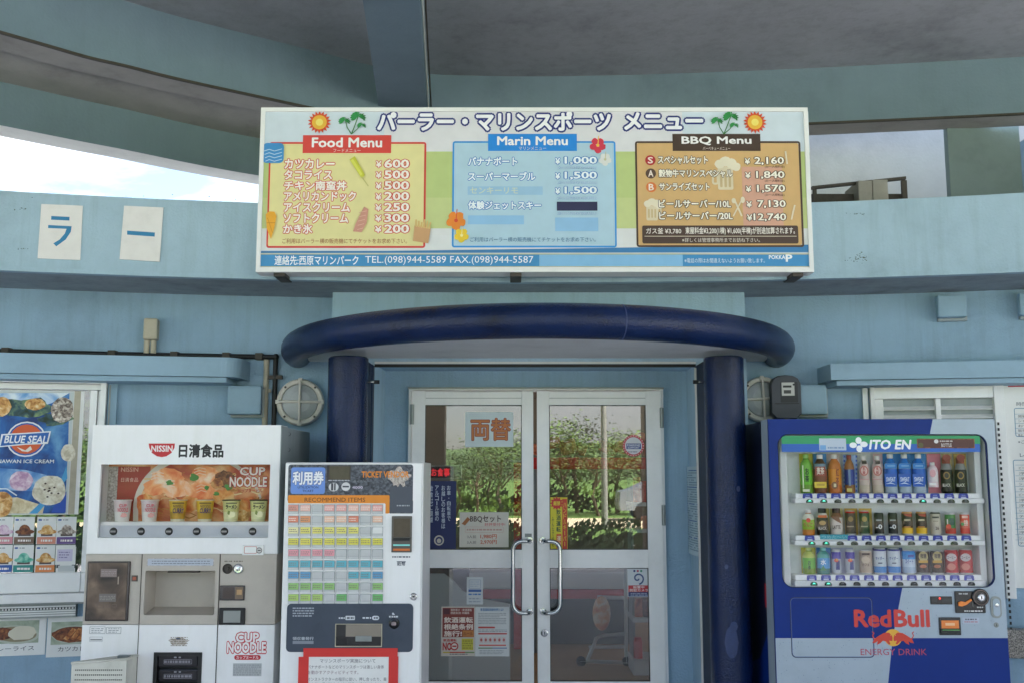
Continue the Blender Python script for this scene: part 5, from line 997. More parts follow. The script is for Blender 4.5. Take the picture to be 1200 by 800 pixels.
def f(m):
    a = F.rect(1118.5, 692, 1154, 717.5); m.box(a[0], -.008, a[1], a[2], 0, a[3], '~18181a', .006); u, z = F.uv(1147.5, 699, 0)
    m.lathe((u, -.006, z), [(.042, 0), (.042, -.01), (.038, -.014), (.032, -.014), (.03, -.010), (.0, -.010)], ['~18181a', '~18181a', '~5a4a44', '~18181a', '~2c2624'], 'y', 28); m.lathe((u, -.016, z), [(.018, 0), (.018, -.008), (.012, -.011), (0, -.011)], 'chrome', 'y', 20); m.box(u-.002, -.029, z-.008, u+.002, -.027, z+.008, 'black')
    p = P(F, -.009, m); p.scrib(1123.5, 694, 1134, 696, 1, '#c8c8c8', .7, 2); p.scrib(1145, 710, 1152, 712, 1, '#c8c8c8', .7, 3); p.scrib(1130, 714.4, 1152, 716.2, 1, '#d8d8d8', .8, 4); p.R(1139.5, 702, 1140.3, 710, '#6a6a6a')
part('coin_mechanism', f)
def f(m): Q = [F.uv(x, y, 0) for x, y in ((1121.5, 705), (1125, 703.5), (1130, 704.5), (1136.5, 700.5), (1137.5, 702.5), (1131, 707.5), (1126, 709.5), (1122, 709))]; m.prism(Q, -.016, -.0095, '~ee8428')
part('return_lever', f)
def f(m): a = F.rect(1100, 722.5, 1125.5, 743.5); m.box(a[0], -.007, a[1], a[2], 0, a[3], '~26282a', .004); b_ = F.rect(1102.5, 726, 1123, 735.5); m.box(b_[0], -.0085, b_[1], b_[2], -.006, b_[3], '~e8843a', .001); b_ = F.rect(1101.5, 736, 1124.5, 741.5); m.box(b_[0], -.014, b_[1], b_[2], -.006, b_[3], '~14201a', .001); b_ = F.rect(1103, 736.6, 1123, 737.6); m.box(b_[0], -.0148, b_[1], b_[2], -.0138, b_[3], '~5a9a50'); b_ = F.rect(1107, 729, 1118, 732); m.box(b_[0], -.0092, b_[1], b_[2], -.0084, b_[3], '~f4c08c')
part('bill_acceptor', f)
def f(m): a = F.rect(1160.8, 698, 1173, 723.5); m.prism(rr_pts(*a, .022, 6), -.006, .001, 'alu_dark'); b_ = F.rect(1163, 700.5, 1171, 721); m.prism(rr_pts(*b_, .016, 6), -.009, -.0055, 'silver_vinyl'); u, z = F.uv(1167, 708, 0); m.lathe((u, -.009, z), [(.01, 0), (.009, -.005), (0, -.006)], 'chrome', 'y', 16)
part('lock_handle', f)
u, z = F.uv(1167.3, 731.5, 0); part('key_lock', lambda m: (m.lathe((u, 0, z), [(.0125, 0), (.0125, -.003), (.009, -.005), (0, -.005)], 'alu_dark', 'y', 18), m.box(u-.0015, -.0062, z-.006, u+.0015, -.0045, z+.006, 'black')))
p = P(F, -.001); p.R(1128, 723, 1147.5, 730, '#b4bccc', .6); p.L().scrib(1131, 724, 1145, 726, 1, '#4a5060', .8, 3); p.scrib(1130, 727, 1146, 729, 1, '#b07a80', .6, 4); p.mb.build('small_sticker', T)
m = MB(); rr = random.Random(9)
for i in range(230):
    a, b = (rr.uniform(912, 1040), rr.uniform(750, 800)) if i % 2 else (rr.uniform(1052, 1178), rr.uniform(690, 745))
    u, z = F.uv(a, b, 0); w_ = rr.uniform(.0008, .002); m.box(u, -.0011, z, u+w_, -.0006, z+w_*rr.uniform(1, 3), '#5c6c8c')
m.build('chips', T, kind='stuff')

# ---- the samples
dS = .085; q = F.px(dS)
def rep(c): return c
def bottle(kind, x, ybase, ytop, w, cols, lab, cat, marks=()):
    """w: width in px; cols: dict of colours"""
    zb = Z(ybase, 1040, .045)+.001; u = U(x, (ytop+ybase)/2, dS); zt_ = Z(ytop, 1040, dS); h = zt_-zb; r = w*q/2
    T2 = thing(kind, lab, cat, F, 'sample drinks in the blue machine'); m = MB(); B_ = cols['body']
    if kind == 'drink_can':
        pr = [(0, 0), (r*.82, 0), (r*.86, h*.02), (r, h*.06), (r, h*.3), (r, h*.62), (r, h*.9), (r*.84, h*.965), (r*.86, h*.99), (r*.8, h*.99), (r*.78, h*.975), (0, h*.975)]
        mm = ['alu', 'alu', 'alu', B_, cols.get('mid', B_), cols.get('up', B_), cols.get('neck', 'alu'), 'alu', 'alu', 'alu', 'alu']
    elif kind == 'aluminium_bottle':
        pr = [(0, 0), (r*.9, 0), (r, h*.04), (r, h*.25), (r, h*.6), (r*.97, h*.66), (r*.72, h*.8), (r*.62, h*.83), (r*.66, h*.84), (r*.66, h*.98), (r*.6, h), (0, h)]
        mm = [B_, B_, B_, cols.get('mid', B_), B_, cols.get('neck', B_), cols.get('neck', B_), cols['cap'], cols['cap'], cols['cap'], cols['cap']]
    else:
        pr = [(0, 0), (r*.92, 0), (r, h*.03), (r, h*.2), (r*.97, h*.22), (r, h*.25), (r, h*.62), (r*.97, h*.66), (r*.85, h*.76), (r*.5, h*.86), (r*.42, h*.89), (r*.46, h*.9), (r*.46, h*.985), (r*.42, h), (0, h)]
        mm = [B_, B_, cols.get('low', B_), B_, cols.get('label', B_), cols.get('label', B_), cols.get('top', B_), cols.get('top', B_), cols.get('sh', cols.get('top', B_)), cols.get('sh', B_), cols['cap'], cols['cap'], cols['cap'], cols['cap']]
    m.lathe((u, dS, zb), pr, mm, 'z', 18); m.build('body', T2)
    if marks:
        p = P(F, dS-r-.0006)
        for k in marks:
            if k[0] == 'R': p.R(x+k[1], ytop+k[2], x+k[3], ytop+k[4], k[5], k[6] if len(k) > 6 else 0)
            elif k[0] == 'E': p.E(x+k[1], ytop+k[2], k[3], k[4], k[5], 14)
            elif k[0] == 'T': p.T(k[1], x+k[2], ytop+k[3], x+k[4], ytop+k[5], k[6], .05)
            elif k[0] == 'V': p.V(k[1], x+k[2], ytop+k[3], ytop+k[4], k[5], k[6], .05)
            elif k[0] == 'G': p.G([(x+a, ytop+b) for a, b in k[1]], k[2])
        p.mb.build('label_print', T2)
PB, CN, AB = 'plastic_bottle', 'drink_can', 'aluminium_bottle'
y0 = 577.5
G_ = 'pet#6a9a30'
bottle(PB, 944.8, y0, 531.5, 14, dict(body=G_, label='pet#6cc030', top='pet#7ab848', cap='pet#9ccc6c'), 'green tea bottle with bright green label, leftmost in the top row', 'bottle', [('V', 'お茶', 1, 16, 33, 4.2, '#1f3a1c'), ('R', -4.5, 13, -3, 40, '#d8ecc0'), ('R', -4, 41, 4, 44, '#dfe4cc')])
bottle(PB, 961.2, y0, 532, 15, dict(body='pet#6a3a24', label='pet#8a4a38', top='pet#7896a8', sh='pet#5a3a28', cap='cup_white'), 'brown barley tea bottle with reddish label and yellow band, top row', 'bottle', [('R', -6, 14, 6, 25, '#a04a3c'), ('T', '麦茶', -4, 15, 4.5, 23, '#e8dcd0'), ('R', -6.8, 32, 7.5, 39, '#e8cc44'), ('R', -4, 34, 5, 36.5, '#c8a43c')])
bottle(PB, 978, y0, 532, 15.5, dict(body='pet#c0682a', label='pet#e09030', top='pet#c87838', cap='cup_white'), 'orange tea bottle with golden label, top row', 'bottle', [('V', '紅茶', 3.4, 16, 36, 3.4, '#8a3a1c'), ('E', 0, 36, 4, 4, '#7a4a2c'), ('R', -1, 34, 2, 38, '#e8d8b0')])
bottle(PB, 995.5, y0, 532.5, 11.5, dict(body='pet#8a5a30', label='pet#24388a', top='pet#a0683c', cap='#a03a34'), 'oolong bottle with deep blue label standing in a blue printed card, top row', 'bottle', [('R', -1.2, 17, 1.4, 36, '#6a86a8'), ('R', -3, 39, 3, 43, '#d8c86c')])
p = P(F, .1); p.R(988.5, 532, 1004.5, 577, '#9ab4dc'); p.L()
for k in range(9): p.R(988.5, 533+k*5, 990.5, 535.5+k*5, '#3a5cc0'); p.R(1002.5, 533+k*5, 1004.5, 535.5+k*5, '#3a5cc0')
p.mb.build('printed_card', T)
for i, (x, l) in enumerate(((1012.6, 'cloudy bottle with round pink label, left of its pair, top row'), (1028.3, 'cloudy bottle with round pink label, right of its pair, top row'))):
    bottle(PB, x, y0, 533.5, 12.5, dict(body='pet#c4b4a4', label='pet#d0bcb4', top='pet#dcc8c4', cap='cup_white'), l, 'bottle', [('R', -2.6, 6, 3, 9.5, '#3a2c2c'), ('E', 0, 17.5, 5.2, 6, '#c07068'), ('E', 0, 17.5, 3.6, 4.6, '#e0c0b8'), ('V', '乳酸', 0, 13, 22, 3, '#b04a48'), ('R', -5.5, 27, 5.5, 28, '#cf9a98')])
for i, x in enumerate((1043.7, 1060.2, 1076.6)):
    bottle(PB, x, y0, 531.5, 15, dict(body='pet#a8b8c8', label='pet#1c64c8', top='pet#b4c4d4', sh='pet#1f78d0', cap='cup_white'), 'white capped bottle with blue label, '+('left', 'middle', 'right')[i]+' of the three in the top row', 'bottle', [('R', -7, 11, 7, 17, '#2480d0'), ('R', -4, 13, 5, 14.4, '#78b4e4'), ('R', -7, 23, 7, 38, '#1f5cc0'), ('T', 'SWEAT', -5, 27, 5.5, 32, '#dce8f4'), ('G', [(-6, 35), (0, 33), (6, 35.5), (0, 34.4)], '#dce8f4')])
bottle(PB, 1093, y0-7, 541, 12, dict(body='pet#f0d8dc', label='pet#f0e4e6', top='pet#ead4d8', cap='cup_white'), 'short white bottle against a pink card, top row', 'bottle', [('E', 0, 13, 3.6, 4.6, '#e0a8b0'), ('R', -4, 24, 4, 27, '#f8f4f4')])
for i, x in enumerate((1109.3, 1125.8)):
    bottle(AB, x, y0, 535.5, 13.5, dict(body='pet#1c1816', neck='pet#8a8a88', cap='#8a3a28'), 'black coffee bottle, '+('left', 'right')[i]+' of the pair at the right end of the top row', 'bottle', [('E', 0, 0, 5, 3.8, '#8a2f24'), ('E', 0, 21, 4, 4.4, '#8a6a2c'), ('E', 0, 21, 2.6, 3, '#2a2420'), ('T', 'BLACK', -4.6, 30.5, 4.6, 34, '#c8c4bc')])
y0 = 626.8
R2 = [
 (PB, 947.3, 597, 14, dict(body='pet#c87828', label='pet#8cb82c', top='pet#e0e0d0', cap='cup_white'), 'squat bottle with green label and red dot, leftmost in the middle row', [('E', 0, 12, 2.6, 2.6, '#d8382c'), ('T', 'りんご', -5, 15, 5, 19.5, '#a83828')]),
 (AB, 963.8, 595, 13.5, dict(body='pet#1c1a18', neck='pet#cfcac0', cap='#222'+'222', mid='pet#1c1a18'), 'black coffee bottle with black cap, second in the middle row', [('E', 0, 17, 4, 2.6, '#a88a4c'), ('T', 'BLACK', -4.6, 21.5, 4.6, 25, '#d8d0c4'), ('R', -5, 8, 5, 11, '#d8682c')]),
 (AB, 980.3, 595, 13.5, dict(body='pet#d8d0c8', neck='pet#8a5a44', cap='#3a2420', mid='pet#d8d0c8'), 'white latte bottle with brown neck, third in the middle row', [('G', [(-6, 11), (2, 8), (6, 18), (0, 15)], '#7a4a34'), ('T', 'LATTE', -4.6, 20, 4.6, 24, '#4a3a34')]),
 (CN, 996.8, 597.5, 11.5, dict(body='pet#2c2420', up='pet#3a2c24', neck='pet#c8281c'), 'dark brown coffee can with red top, middle row', [('E', 0, 10, 3, 3.2, '#8a6a3c'), ('R', -4, 18, 4, 19.5, '#8a8070')]),
 (CN, 1013, 597.5, 11.5, dict(body='pet#1c4428', up='pet#2a5434', neck='pet#c8281c'), 'dark green coffee can with red top, middle row', [('E', 0, 10, 3, 3.2, '#a89048'), ('R', -4, 18, 4, 19.5, '#9aa080')]),
 (CN, 1030, 599, 10.5, dict(body='pet#14161c', neck='pet#2a2c34'), 'slim black can marked zero, left of the pair in the middle row', [('T', '-0', -3.4, 15, 3.6, 20, '#e0e4e8'), ('R', -3.4, 9, 3.4, 10.6, '#9aa0a8')]),
 (CN, 1046.3, 599, 10.5, dict(body='pet#14161c', neck='pet#2a2c34'), 'slim black can marked zero, right of the pair in the middle row', [('T', '-0', -3.4, 15, 3.6, 20, '#e0e4e8'), ('R', -3.4, 9, 3.4, 10.6, '#9aa0a8')]),
 (CN, 1063.2, 598, 12, dict(body='pet#e8bc20', mid='pet#241c18', up='pet#241c18', neck='pet#e0a868'), 'yellow and black coffee can, left of the pair in the middle row', [('G', [(-5, 4), (5, 3.4), (5, 7), (-1, 6)], '#b8402c'), ('R', -4, 18, 4, 20, '#b87a1c'), ('R', -3.6, 9.6, 3.6, 11.6, '#c8b8a0')]),
 (CN, 1079.7, 598, 12, dict(body='pet#e8bc20', mid='pet#241c18', up='pet#241c18', neck='pet#e0a868'), 'yellow and black coffee can, right of the pair in the middle row', [('G', [(-5, 4), (5, 3.4), (5, 7), (-1, 6)], '#b8402c'), ('R', -4, 18, 4, 20, '#b87a1c'), ('R', -3.6, 9.6, 3.6, 11.6, '#c8b8a0')]),
 (CN, 1096.3, 598.5, 11.5, dict(body='pet#c8c0b0', neck='pet#2a2826'), 'cream coffee can with black rim, third from the right in the middle row', [('T', '26', 0, 18, 4, 21.5, '#5a4a44'), ('R', -4, 6, 4, 8, '#4a4440'), ('R', -3, 11, 3, 12, '#9a9080')]),
 (CN, 1113.6, 599.5, 11.5, dict(body='pet#c04434', mid='pet#4a8a4c', up='pet#4a8a4c', neck='alu'), 'green and red tomato juice can, middle row', [('R', -1, 7, 4.6, 15, '#24584c'), ('E', -2, 17, 3, 3, '#d84830'), ('R', -4, 8, -2.6, 14, '#e8e8e0')]),
 (CN, 1130.6, 599.5, 10.5, dict(body='pet#d8483c', mid='pet#e07060', up='pet#e05040', neck='alu'), 'red juice can, rightmost in the middle row', [('R', -3.4, 4, 3.6, 7, '#f0c0b4'), ('E', -2.6, 14, 2, 2, '#3a8a44'), ('T', '完熟', -1, 9, 3.6, 16, '#f4dcd4')]),
]
for k, x, yt, w_, c_, l, mk in R2: bottle(k, x, y0, yt, w_, c_, l, 'bottle' if k != CN else 'can', mk)
y0 = 672.8
R3 = [
 (PB, 948, 641, 14.5, dict(body='pet#7a9a20', label='pet#64b42c', top='pet#c0c85c', cap='pet#c8d088'), 'small green tea bottle, leftmost in the bottom row', [('V', 'お茶', .6, 15, 26, 3.4, '#1f3a1c')]),
 (PB, 964.8, 641, 15, dict(body='pet#2a7a78', label='pet#4a9cd8', top='pet#4aa49c', cap='pet#88c8c4'), 'small blue water bottle, second in the bottom row', [('T', '水', -3, 14, 3, 20, '#e4f0f8'), ('G', [(-4, 27), (0, 21), (4, 27)], '#3a8a5c')]),
 (CN, 980, 643, 10.5, dict(body='pet#b8bec8', mid='pet#b8bec8', up='pet#3c34a0', neck='alu'), 'slim blue and silver can, left of the pair in the bottom row', [('G', [(0, 13), (4, 13), (4.4, 24), (-.4, 24)], '#24307c'), ('E', 0, 13, 2.6, 2, '#d84a3c'), ('E', .6, 12, 1.2, 1.2, '#e8b03c')]),
 (CN, 996.3, 643, 10.5, dict(body='pet#b8bec8', mid='pet#b8bec8', up='pet#3c34a0', neck='alu'), 'slim blue and silver can, right of the pair in the bottom row', [('G', [(0, 13), (4, 13), (4.4, 24), (-.4, 24)], '#24307c'), ('E', 0, 13, 2.6, 2, '#d84a3c'), ('E', .6, 12, 1.2, 1.2, '#e8b03c')]),
 (CN, 1014.5, 643.5, 14, dict(body='pet#b4a08c', neck='pet#c8b8a4'), 'beige cafe au lait can in the bottom row', [('R', -4.6, 4, 4.6, 6.4, '#4a342c'), ('R', -2.6, 8, 2.6, 10, '#5a4438'), ('E', 0, 12, 5, 4, '#c8b49c'), ('T', 'カフェ', -4, 16, 4, 19, '#5a4438')]),
 (CN, 1031, 641.5, 14.5, dict(body='pet#2480c8', mid='pet#c4d0d8', up='pet#ccd4dc', neck='pet#2c2c88'), 'white and blue soda can, left of the pair in the bottom row', [('T', 'サイダー', -5, 10, 5, 14, '#2a4a90'), ('R', -2, 17, 3, 18.4, '#2a3a60')]),
 (CN, 1047.4, 641.5, 14.5, dict(body='pet#2480c8', mid='pet#c4d0d8', up='pet#ccd4dc', neck='pet#2c2c88'), 'white and blue soda can, right of the pair in the bottom row', [('T', 'サイダー', -5, 10, 5, 14, '#2a4a90'), ('R', -2, 17, 3, 18.4, '#2a3a60')]),
 (CN, 1065, 643.5, 15, dict(body='pet#a8bcd4', mid='pet#c4d4e4', up='pet#3898e0', neck='pet#2a80d0'), 'light blue and white sports drink can in the bottom row', [('T', 'スイート', -4, 11, 5, 16, '#2a4aa0'), ('R', -1, 6, 6, 9, '#24489c')]),
 (CN, 1082, 644, 14, dict(body='pet#3a2c24', neck='pet#2c2420'), 'black and gold coffee can, left of the pair in the bottom row', [('E', 0, 7.5, 5.4, 6, '#b8a870'), ('T', '微糖', -3.6, 4, 3.6, 9.6, '#3a2c24'), ('R', -5.4, 12, 5.4, 15, '#c89a2c'), ('E', 0, 19, 4, 2, '#b86a3c')]),
 (CN, 1098.4, 644, 14, dict(body='pet#3a2c24', neck='pet#2c2420'), 'black and gold coffee can, right of the pair in the bottom row', [('E', 0, 7.5, 5.4, 6, '#b8a870'), ('T', '微糖', -3.6, 4, 3.6, 9.6, '#3a2c24'), ('R', -5.4, 12, 5.4, 15, '#c89a2c'), ('E', 0, 19, 4, 2, '#b86a3c')]),
 (CN, 1115, 642.5, 15, dict(body='pet#b8262c', mid='pet#b8262c', neck='pet#b8262c'), 'red can with pale oval, second from the right in the bottom row', [('E', 0, 10, 6, 4.6, '#c4b8b8'), ('T', 'コーヒー', -5, 8.4, 5, 11.6, '#5a3c40'), ('E', 0, 21, 5, 4, '#d07a6c')]),
 (CN, 1131.6, 642.5, 15, dict(body='pet#b8262c', mid='pet#b8262c', neck='pet#b8262c'), 'red milk coffee can with pale oval, rightmost in the bottom row', [('E', 0, 10, 6, 4.6, '#c4b8b8'), ('T', 'コーヒー', -5, 8.4, 5, 11.6, '#5a3c40'), ('E', 0, 21, 5, 4, '#d07a6c')]),
]
for k, x, yt, w_, c_, l, mk in R3: bottle(k, x, y0, yt, w_, c_, l, 'bottle' if k != CN else 'can', mk)

# ================================================================== PAPERS ON THE DOORS
F = Fr(.136, DY); dG = -.0292
def door_paper(nm, lab, cat, box, sheet, draw, d=dG):
    T2 = thing(nm, lab, cat, F); m = MB(); a = F.rect(*box, d); m.box(a[0], d-.0006, a[1], a[2], d, a[3], sheet); m.build('sheet', T2); p = P(F, d-.0006); draw(p); p.mb.build('print', T2)
def f(p):
    p.T('両替', 552, 490, 598, 515, '#c0743c', .02, '#8a3a34', .03); p.L()
door_paper('exchange_sign', 'pale paper with two large orange and red kanji at the top of the left door', 'paper sign', (545.3, 482.5, 601.5, 523), '#cbd8dc', f)
def f(p):
    p.V('お車・自転車で', 526, 568, 610, 4.2, '#c9d2e0', .02); p.V('お越しのお客様は', 519.5, 568, 619, 4.2, '#c9d2e0', .02); p.V('アルコール類の', 512, 568, 610, 4.2, '#c9d2e0', .02); p.V('飲食はご遠慮', 505.8, 568, 612, 3, '#c9d2e0', .02)
    p.E(514.5, 632.5, 5.8, 5.8, '#c8c2b4'); p.L().E(514.5, 632.5, 4.2, 4.2, '#2a3468'); p.E(514.5, 633, 2.6, 2.6, '#c8c2b4')
door_paper('alcohol_notice', 'dark blue poster with vertical white writing and round white emblem in the left door', 'poster', (500, 563, 534.5, 643.5), '#1f2a5c', f)
def f(p):
    p.G([(541, 613), (548, 605), (551, 608), (545, 615)], '#a86a3c'); p.T('BBQセット', 551, 603.5, 587, 611.5, '#4a3430', .04); p.T('好評受付中!', 568, 612, 592, 615.6, '#c85a5c', .02); p.S(545, 616.5, 590, 623.5, .4, '#c8a89c', 1); p.scrib(547, 618, 588, 622, 1, '#c09a90', .5, 3)
    p.T('3人前', 547.5, 626.5, 558, 630, '#4a4038', .01); p.T('1,980円', 563, 625.5, 582, 630.5, '#c05a3c', .04); p.T('5人前', 547.5, 633, 558, 636.5, '#4a4038', .01); p.T('2,970円', 563, 632, 582, 637, '#c05a3c', .04)
door_paper('barbecue_notice', 'white barbecue set price notice behind the left door glass above the middle rail', 'poster', (538.5, 599.5, 596, 640.5), '#d2cec2', f)
def f(p):
    p.S(549.5, 678.5, 563.5, 689, .5, '#8a98ac', 1); p.scrib(551, 680, 562.5, 687.5, 3, '#a8b4c4', .4, 2); p.R(549, 690, 564, 693, '#3c64a4'); p.scrib(549, 694.5, 564, 697, 1, '#4a78b4', .7, 2); p.scrib(549.5, 699, 563, 706, 2, '#9aa4b0', .4, 5)
door_paper('small_label', 'small white label with blue band on the lower left door glass', 'sticker', (547, 675.5, 566, 707.5), '#c9ced0', f)
def f(p):
    p.R(518.5, 711.5, 555.5, 746, '#8a3f38'); p.R(519.5, 712.5, 527, 719, '#5a3038'); p.T('酒気帯び・飲酒運転', 528, 712.5, 553, 715.6, '#e4d4c8', .02); p.T('根絶条例 沖縄県', 528, 716.2, 550, 719, '#e4d4c8', .02)
    p.T('飲酒運転', 520.5, 722.5, 554, 729, '#efe0d4', .05); p.T('根絶条例', 520.5, 730.5, 554, 737, '#efe0d4', .05); p.T('施行!', 520.5, 738.5, 541, 745, '#efe0d4', .05); p.R(542, 738, 555, 745.5, '#c07a3c'); p.L().T('ルール', 543, 740, 554, 743.6, '#6a2c24', .02)
    p.T('飲酒運転', 519.5, 748, 535, 751, '#b83a34', .05); p.T('NO', 519, 752.5, 529, 761, '#b8302c', .08); p.E(532.5, 756.5, 4.6, 4.6, '#b8302c'); p.L().E(532.5, 756.5, 3.2, 3.2, '#e4dcd4'); p.R(530, 755.6, 535, 757.4, '#b8302c'); p.R(541, 747.5, 554.5, 761, '#c8c044'); p.L().scrib(542, 749, 554, 760, 4, '#9a9434', .5, 7)
    p.R(519, 763, 527, 764.4, '#c8b43c').R(527, 763, 545, 764.4, '#c04c34').R(545, 763, 556, 764.4, '#7a9a5c'); p.scrib(527, 765, 548, 766.6, 1, '#6a6a6c', .6, 3)
door_paper('drink_driving_poster', 'dark red poster with large white kanji low on the left door', 'poster', (517, 710, 556.6, 768), '#d0c8bc', f)
def f(p):
    p.T('飲酒運転根絶条例とは?', 563, 712, 590, 715.4, '#2f74a8', .04); p.scrib(560.5, 717, 593, 731, 7, '#8f9498', .4, 4); p.R(560.5, 733.5, 580, 735.5, '#c04a40'); p.scrib(560.5, 736.5, 594, 740, 2, '#8f9498', .4, 5); p.R(560.5, 741, 594, 742.6, '#c8504a')
    for k in range(6): p.R(562+5.3*k, 745.5, 566+5.3*k, 752.5, '#dcc8c4', .8); p.E(564+5.3*k, 749, 1.3, 1.8, '#b8605c', 8)
    p.R(561.5, 754.5, 593, 756, '#cf5a48'); p.R(560.5, 758, 577, 759.2, '#5a8a5c').R(577, 758, 594, 759.2, '#6a8ab0'); p.scrib(562, 760.5, 590, 766, 3, '#9a9ea2', .4, 6)
door_paper('rules_poster', 'white poster of small blue and red print beside the dark red one, left door', 'poster', (556.9, 710.4, 596.6, 768.4), '#d6d9d8', f)
def f(p):
    p.E(742.3, 521.7, 12.5, 12.5, '#c23c48', 36); p.L()
    for k in range(24): a = 2*pi*k/24; p.E(742.3+11.6*cos(a), 521.7+11.6*sin(a), .7, .7, '#e8c8c8', 6)
    p.L().E(742.3, 521.7, 10, 10, '#d9d8dc', 30); p.L().R(734, 519, 751, 525.5, '#2f3f8c'); p.T('MARINE', 735, 519.8, 750, 522.2, '#e4e6ee', .04); p.T('SUPPORT', 735.5, 522.8, 749.5, 525, '#e4e6ee', .04); p.scrib(736, 528, 748, 529.6, 1, '#6a7088', .6, 3)
T2 = thing('round_sticker', 'round red edged sticker with blue band high on the right door', 'sticker', F); p = P(F, dG-.0002); f(p); p.mb.build('print', T2)
def f(p):
    p.star(652.5, 589, 8, 5.6, 12, '#c8342c'); p.L().T('厳禁', 648.5, 586.5, 656.5, 591.5, '#e8d040', .05); p.V('飲酒運転', 654.5, 596, 623, 5, '#2a4a2c', .04); p.V('みんなで根絶', 648, 605, 640, 2.6, '#3a4a34', .0); p.R(659, 584, 664.6, 643, '#c8402c'); p.L(); p.V('ハンドルキーパー', 661.8, 588, 640, 3.4, '#e8c83c', .02); p.R(652, 625, 658, 642, '#d8642c'); p.L(); p.V('運動', 655, 627, 640, 4.4, '#e8d8b0', .03)
door_paper('yellow_warning_poster', 'narrow yellow and red vertical poster at the left edge of the right door', 'poster', (645, 582, 665, 643.3), '#d8cc30', f)
def f(p):
    for k, c_ in enumerate(('#2c3470', '#b83c60', '#3a8a6c')): p.E(743.4+k*4, 668.4, 1.3, 1.3, c_, 10)
    pts = [(747.5+r*cos(t)*1.0, 677+r*sin(t)*.95) for t, r in [(.3+k*.35, 1.2+k*.3) for k in range(22)]]; p.Ln(pts, 1.7, '#26467e')
    p.R(736.3, 685.2, 761.3, 693, '#c0343c'); p.L().T('設置中', 742, 685.8, 755, 688.8, '#eadfdc', .04); p.T('防犯カメラ', 738, 689.3, 759.5, 692.5, '#eadfdc', .04); p.R(736.3, 693, 761.3, 698.2, '#26386c'); p.L().scrib(739, 694, 759, 697.5, 2, '#b4bcd0', .5, 4)
door_paper('camera_notice', 'white notice with blue spiral and red band at the right of the lower right pane', 'sticker', (735.4, 665.8, 762, 698.8), '#d3d8dc', f)
# notice hanging on the right jamb
xj = Fr(0, 5.8).uv(812, 600)[0]
T2 = thing('jamb_notice', 'pale blue and white notice sheet curling off the right side of the door recess', 'notice', None, None, (0, 0, 0)); m = MB()
pa, pb = Fr(0, 5.775).uv(820.2, 600)[0], Fr(0, 6.07).uv(807.3, 600)[0]; za, zb = Fr(0, 5.9).uv(814, 546)[1], Fr(0, 5.9).uv(814, 650)[1]
nf = 8; vs = []
for i in range(nf+1):
    t = i/nf; x = pa+(pb-pa)*t-.006-.008*sin(pi*t); y = 5.775+.295*t
    vs += [(x, y, zb), (x, y, za)]
m.add(vs, [(2*i, 2*i+2, 2*i+3, 2*i+1) for i in range(nf)], '#b8cdd6', True); m.build('sheet', T2); m = MB(); rr = random.Random(4)
for k in range(34):
    z_ = za-.02-(za-zb-.04)*k/34
    for i in range(nf):
        if rr.random() < .8: (x0, y0_, _), (x1, y1_, _) = vs[2*i], vs[2*i+2]; m.add([(x0-.0012, y0_+.002, z_), (x1-.0012, y1_-.002, z_), (x1-.0012, y1_-.002, z_-.006), (x0-.0012, y0_+.002, z_-.006)], [(0, 1, 2, 3)], '#6f8fa4' if k % 7 else '#2f64a4')
m.build('print', T2)

# ================================================================== INSIDE THE SHOP
def S(x0, y0, x1, y1, Y): a = Fr(0, Y).rect(x0, y0, x1, y1); return a
T = thing('led_sign', 'small dark box sign with red lit letters inside the left door', 'sign', Fr(0, 6.6)); F6 = Fr(0, 6.6)
a = F6.rect(503, 544, 541, 561); m = MB(); m.box(a[0], 0, a[1], a[2], .05, a[3], 'tan_box', .004); m.box(a[0]+.012, -.003, a[1]+.012, a[2]-.06, .001, a[3]-.012, 'black_gloss'); m.build('case', T)
p = P(F6, -.003); p.T('お食事', 505.5, 548, 527, 557.5, 'lit#c8242c', .06); p.mb.build('lettering', T)
T = thing('freezer', 'red chest freezer with pale top behind the right door', 'freezer', Fr(0, 9.6)); a = S(560, 690, 738, 744, 9.6)
m = MB(); m.box(-.4, 0, .42, 1.15, .7, a[3], 'red_in', .02); m.build('body', T); m = MB(); m.box(-.4, -.01, a[3]+.002, 1.15, .71, a[3]+.16, 'cup_white', .02); m.build('lid', T); m = MB(); m.box(-.36, .06, 0, 1.1, .64, .42, 'black'); m.build('plinth', T)
T = thing('display_cart', 'white tube framed cart on castors behind the right door', 'cart', Fr(0, 8.6)); FC = Fr(0, 8.6)
L_ = lambda pts, d=0: [(FC.uv(x, y, d)[0], d, FC.uv(x, y, d)[1]) for x, y in pts]
for nm, pts, d in (('post', [(733, 665), (734, 776)], 0), ('base_bar', [(680, 774), (740, 776)], 0), ('base_bar', [(690, 758), (735, 757)], .35), ('loop', [(688, 774), (699, 747), (705, 744), (732, 742)], .02), ('shelf_bar', [(700, 699), (733, 700)], .1)): m = MB(); m.tube(L_(pts, d), .016, 'alu', 8); m.build(nm, T)
for x in (681, 735): u, z = FC.uv(x, 782); m = MB(); m.lathe((u, -.015, .04), [(0, 0), (.04, 0), (.04, .03), (0, .03)], 'rubber', 'y', 14); m.build('castor', T)
T = thing('snack_bag', 'crumpled clear bag of orange snacks hanging from the cart', 'bag', Fr(0, 8.5)); F8 = Fr(0, 8.5); u, z = F8.uv(705, 718); m = MB(); m.ell((u, 0, z), (.075, .05, .14), 'shrimp', 10, 8); m.build('bag', T)
T = thing('goods_shelf', 'grey shelf unit with jars at the right edge of the right door', 'shelf', Fr(0, 8.2)); F8 = Fr(0, 8.2)
u0, u1 = F8.uv(741, 700)[0], F8.uv(800, 700)[0]
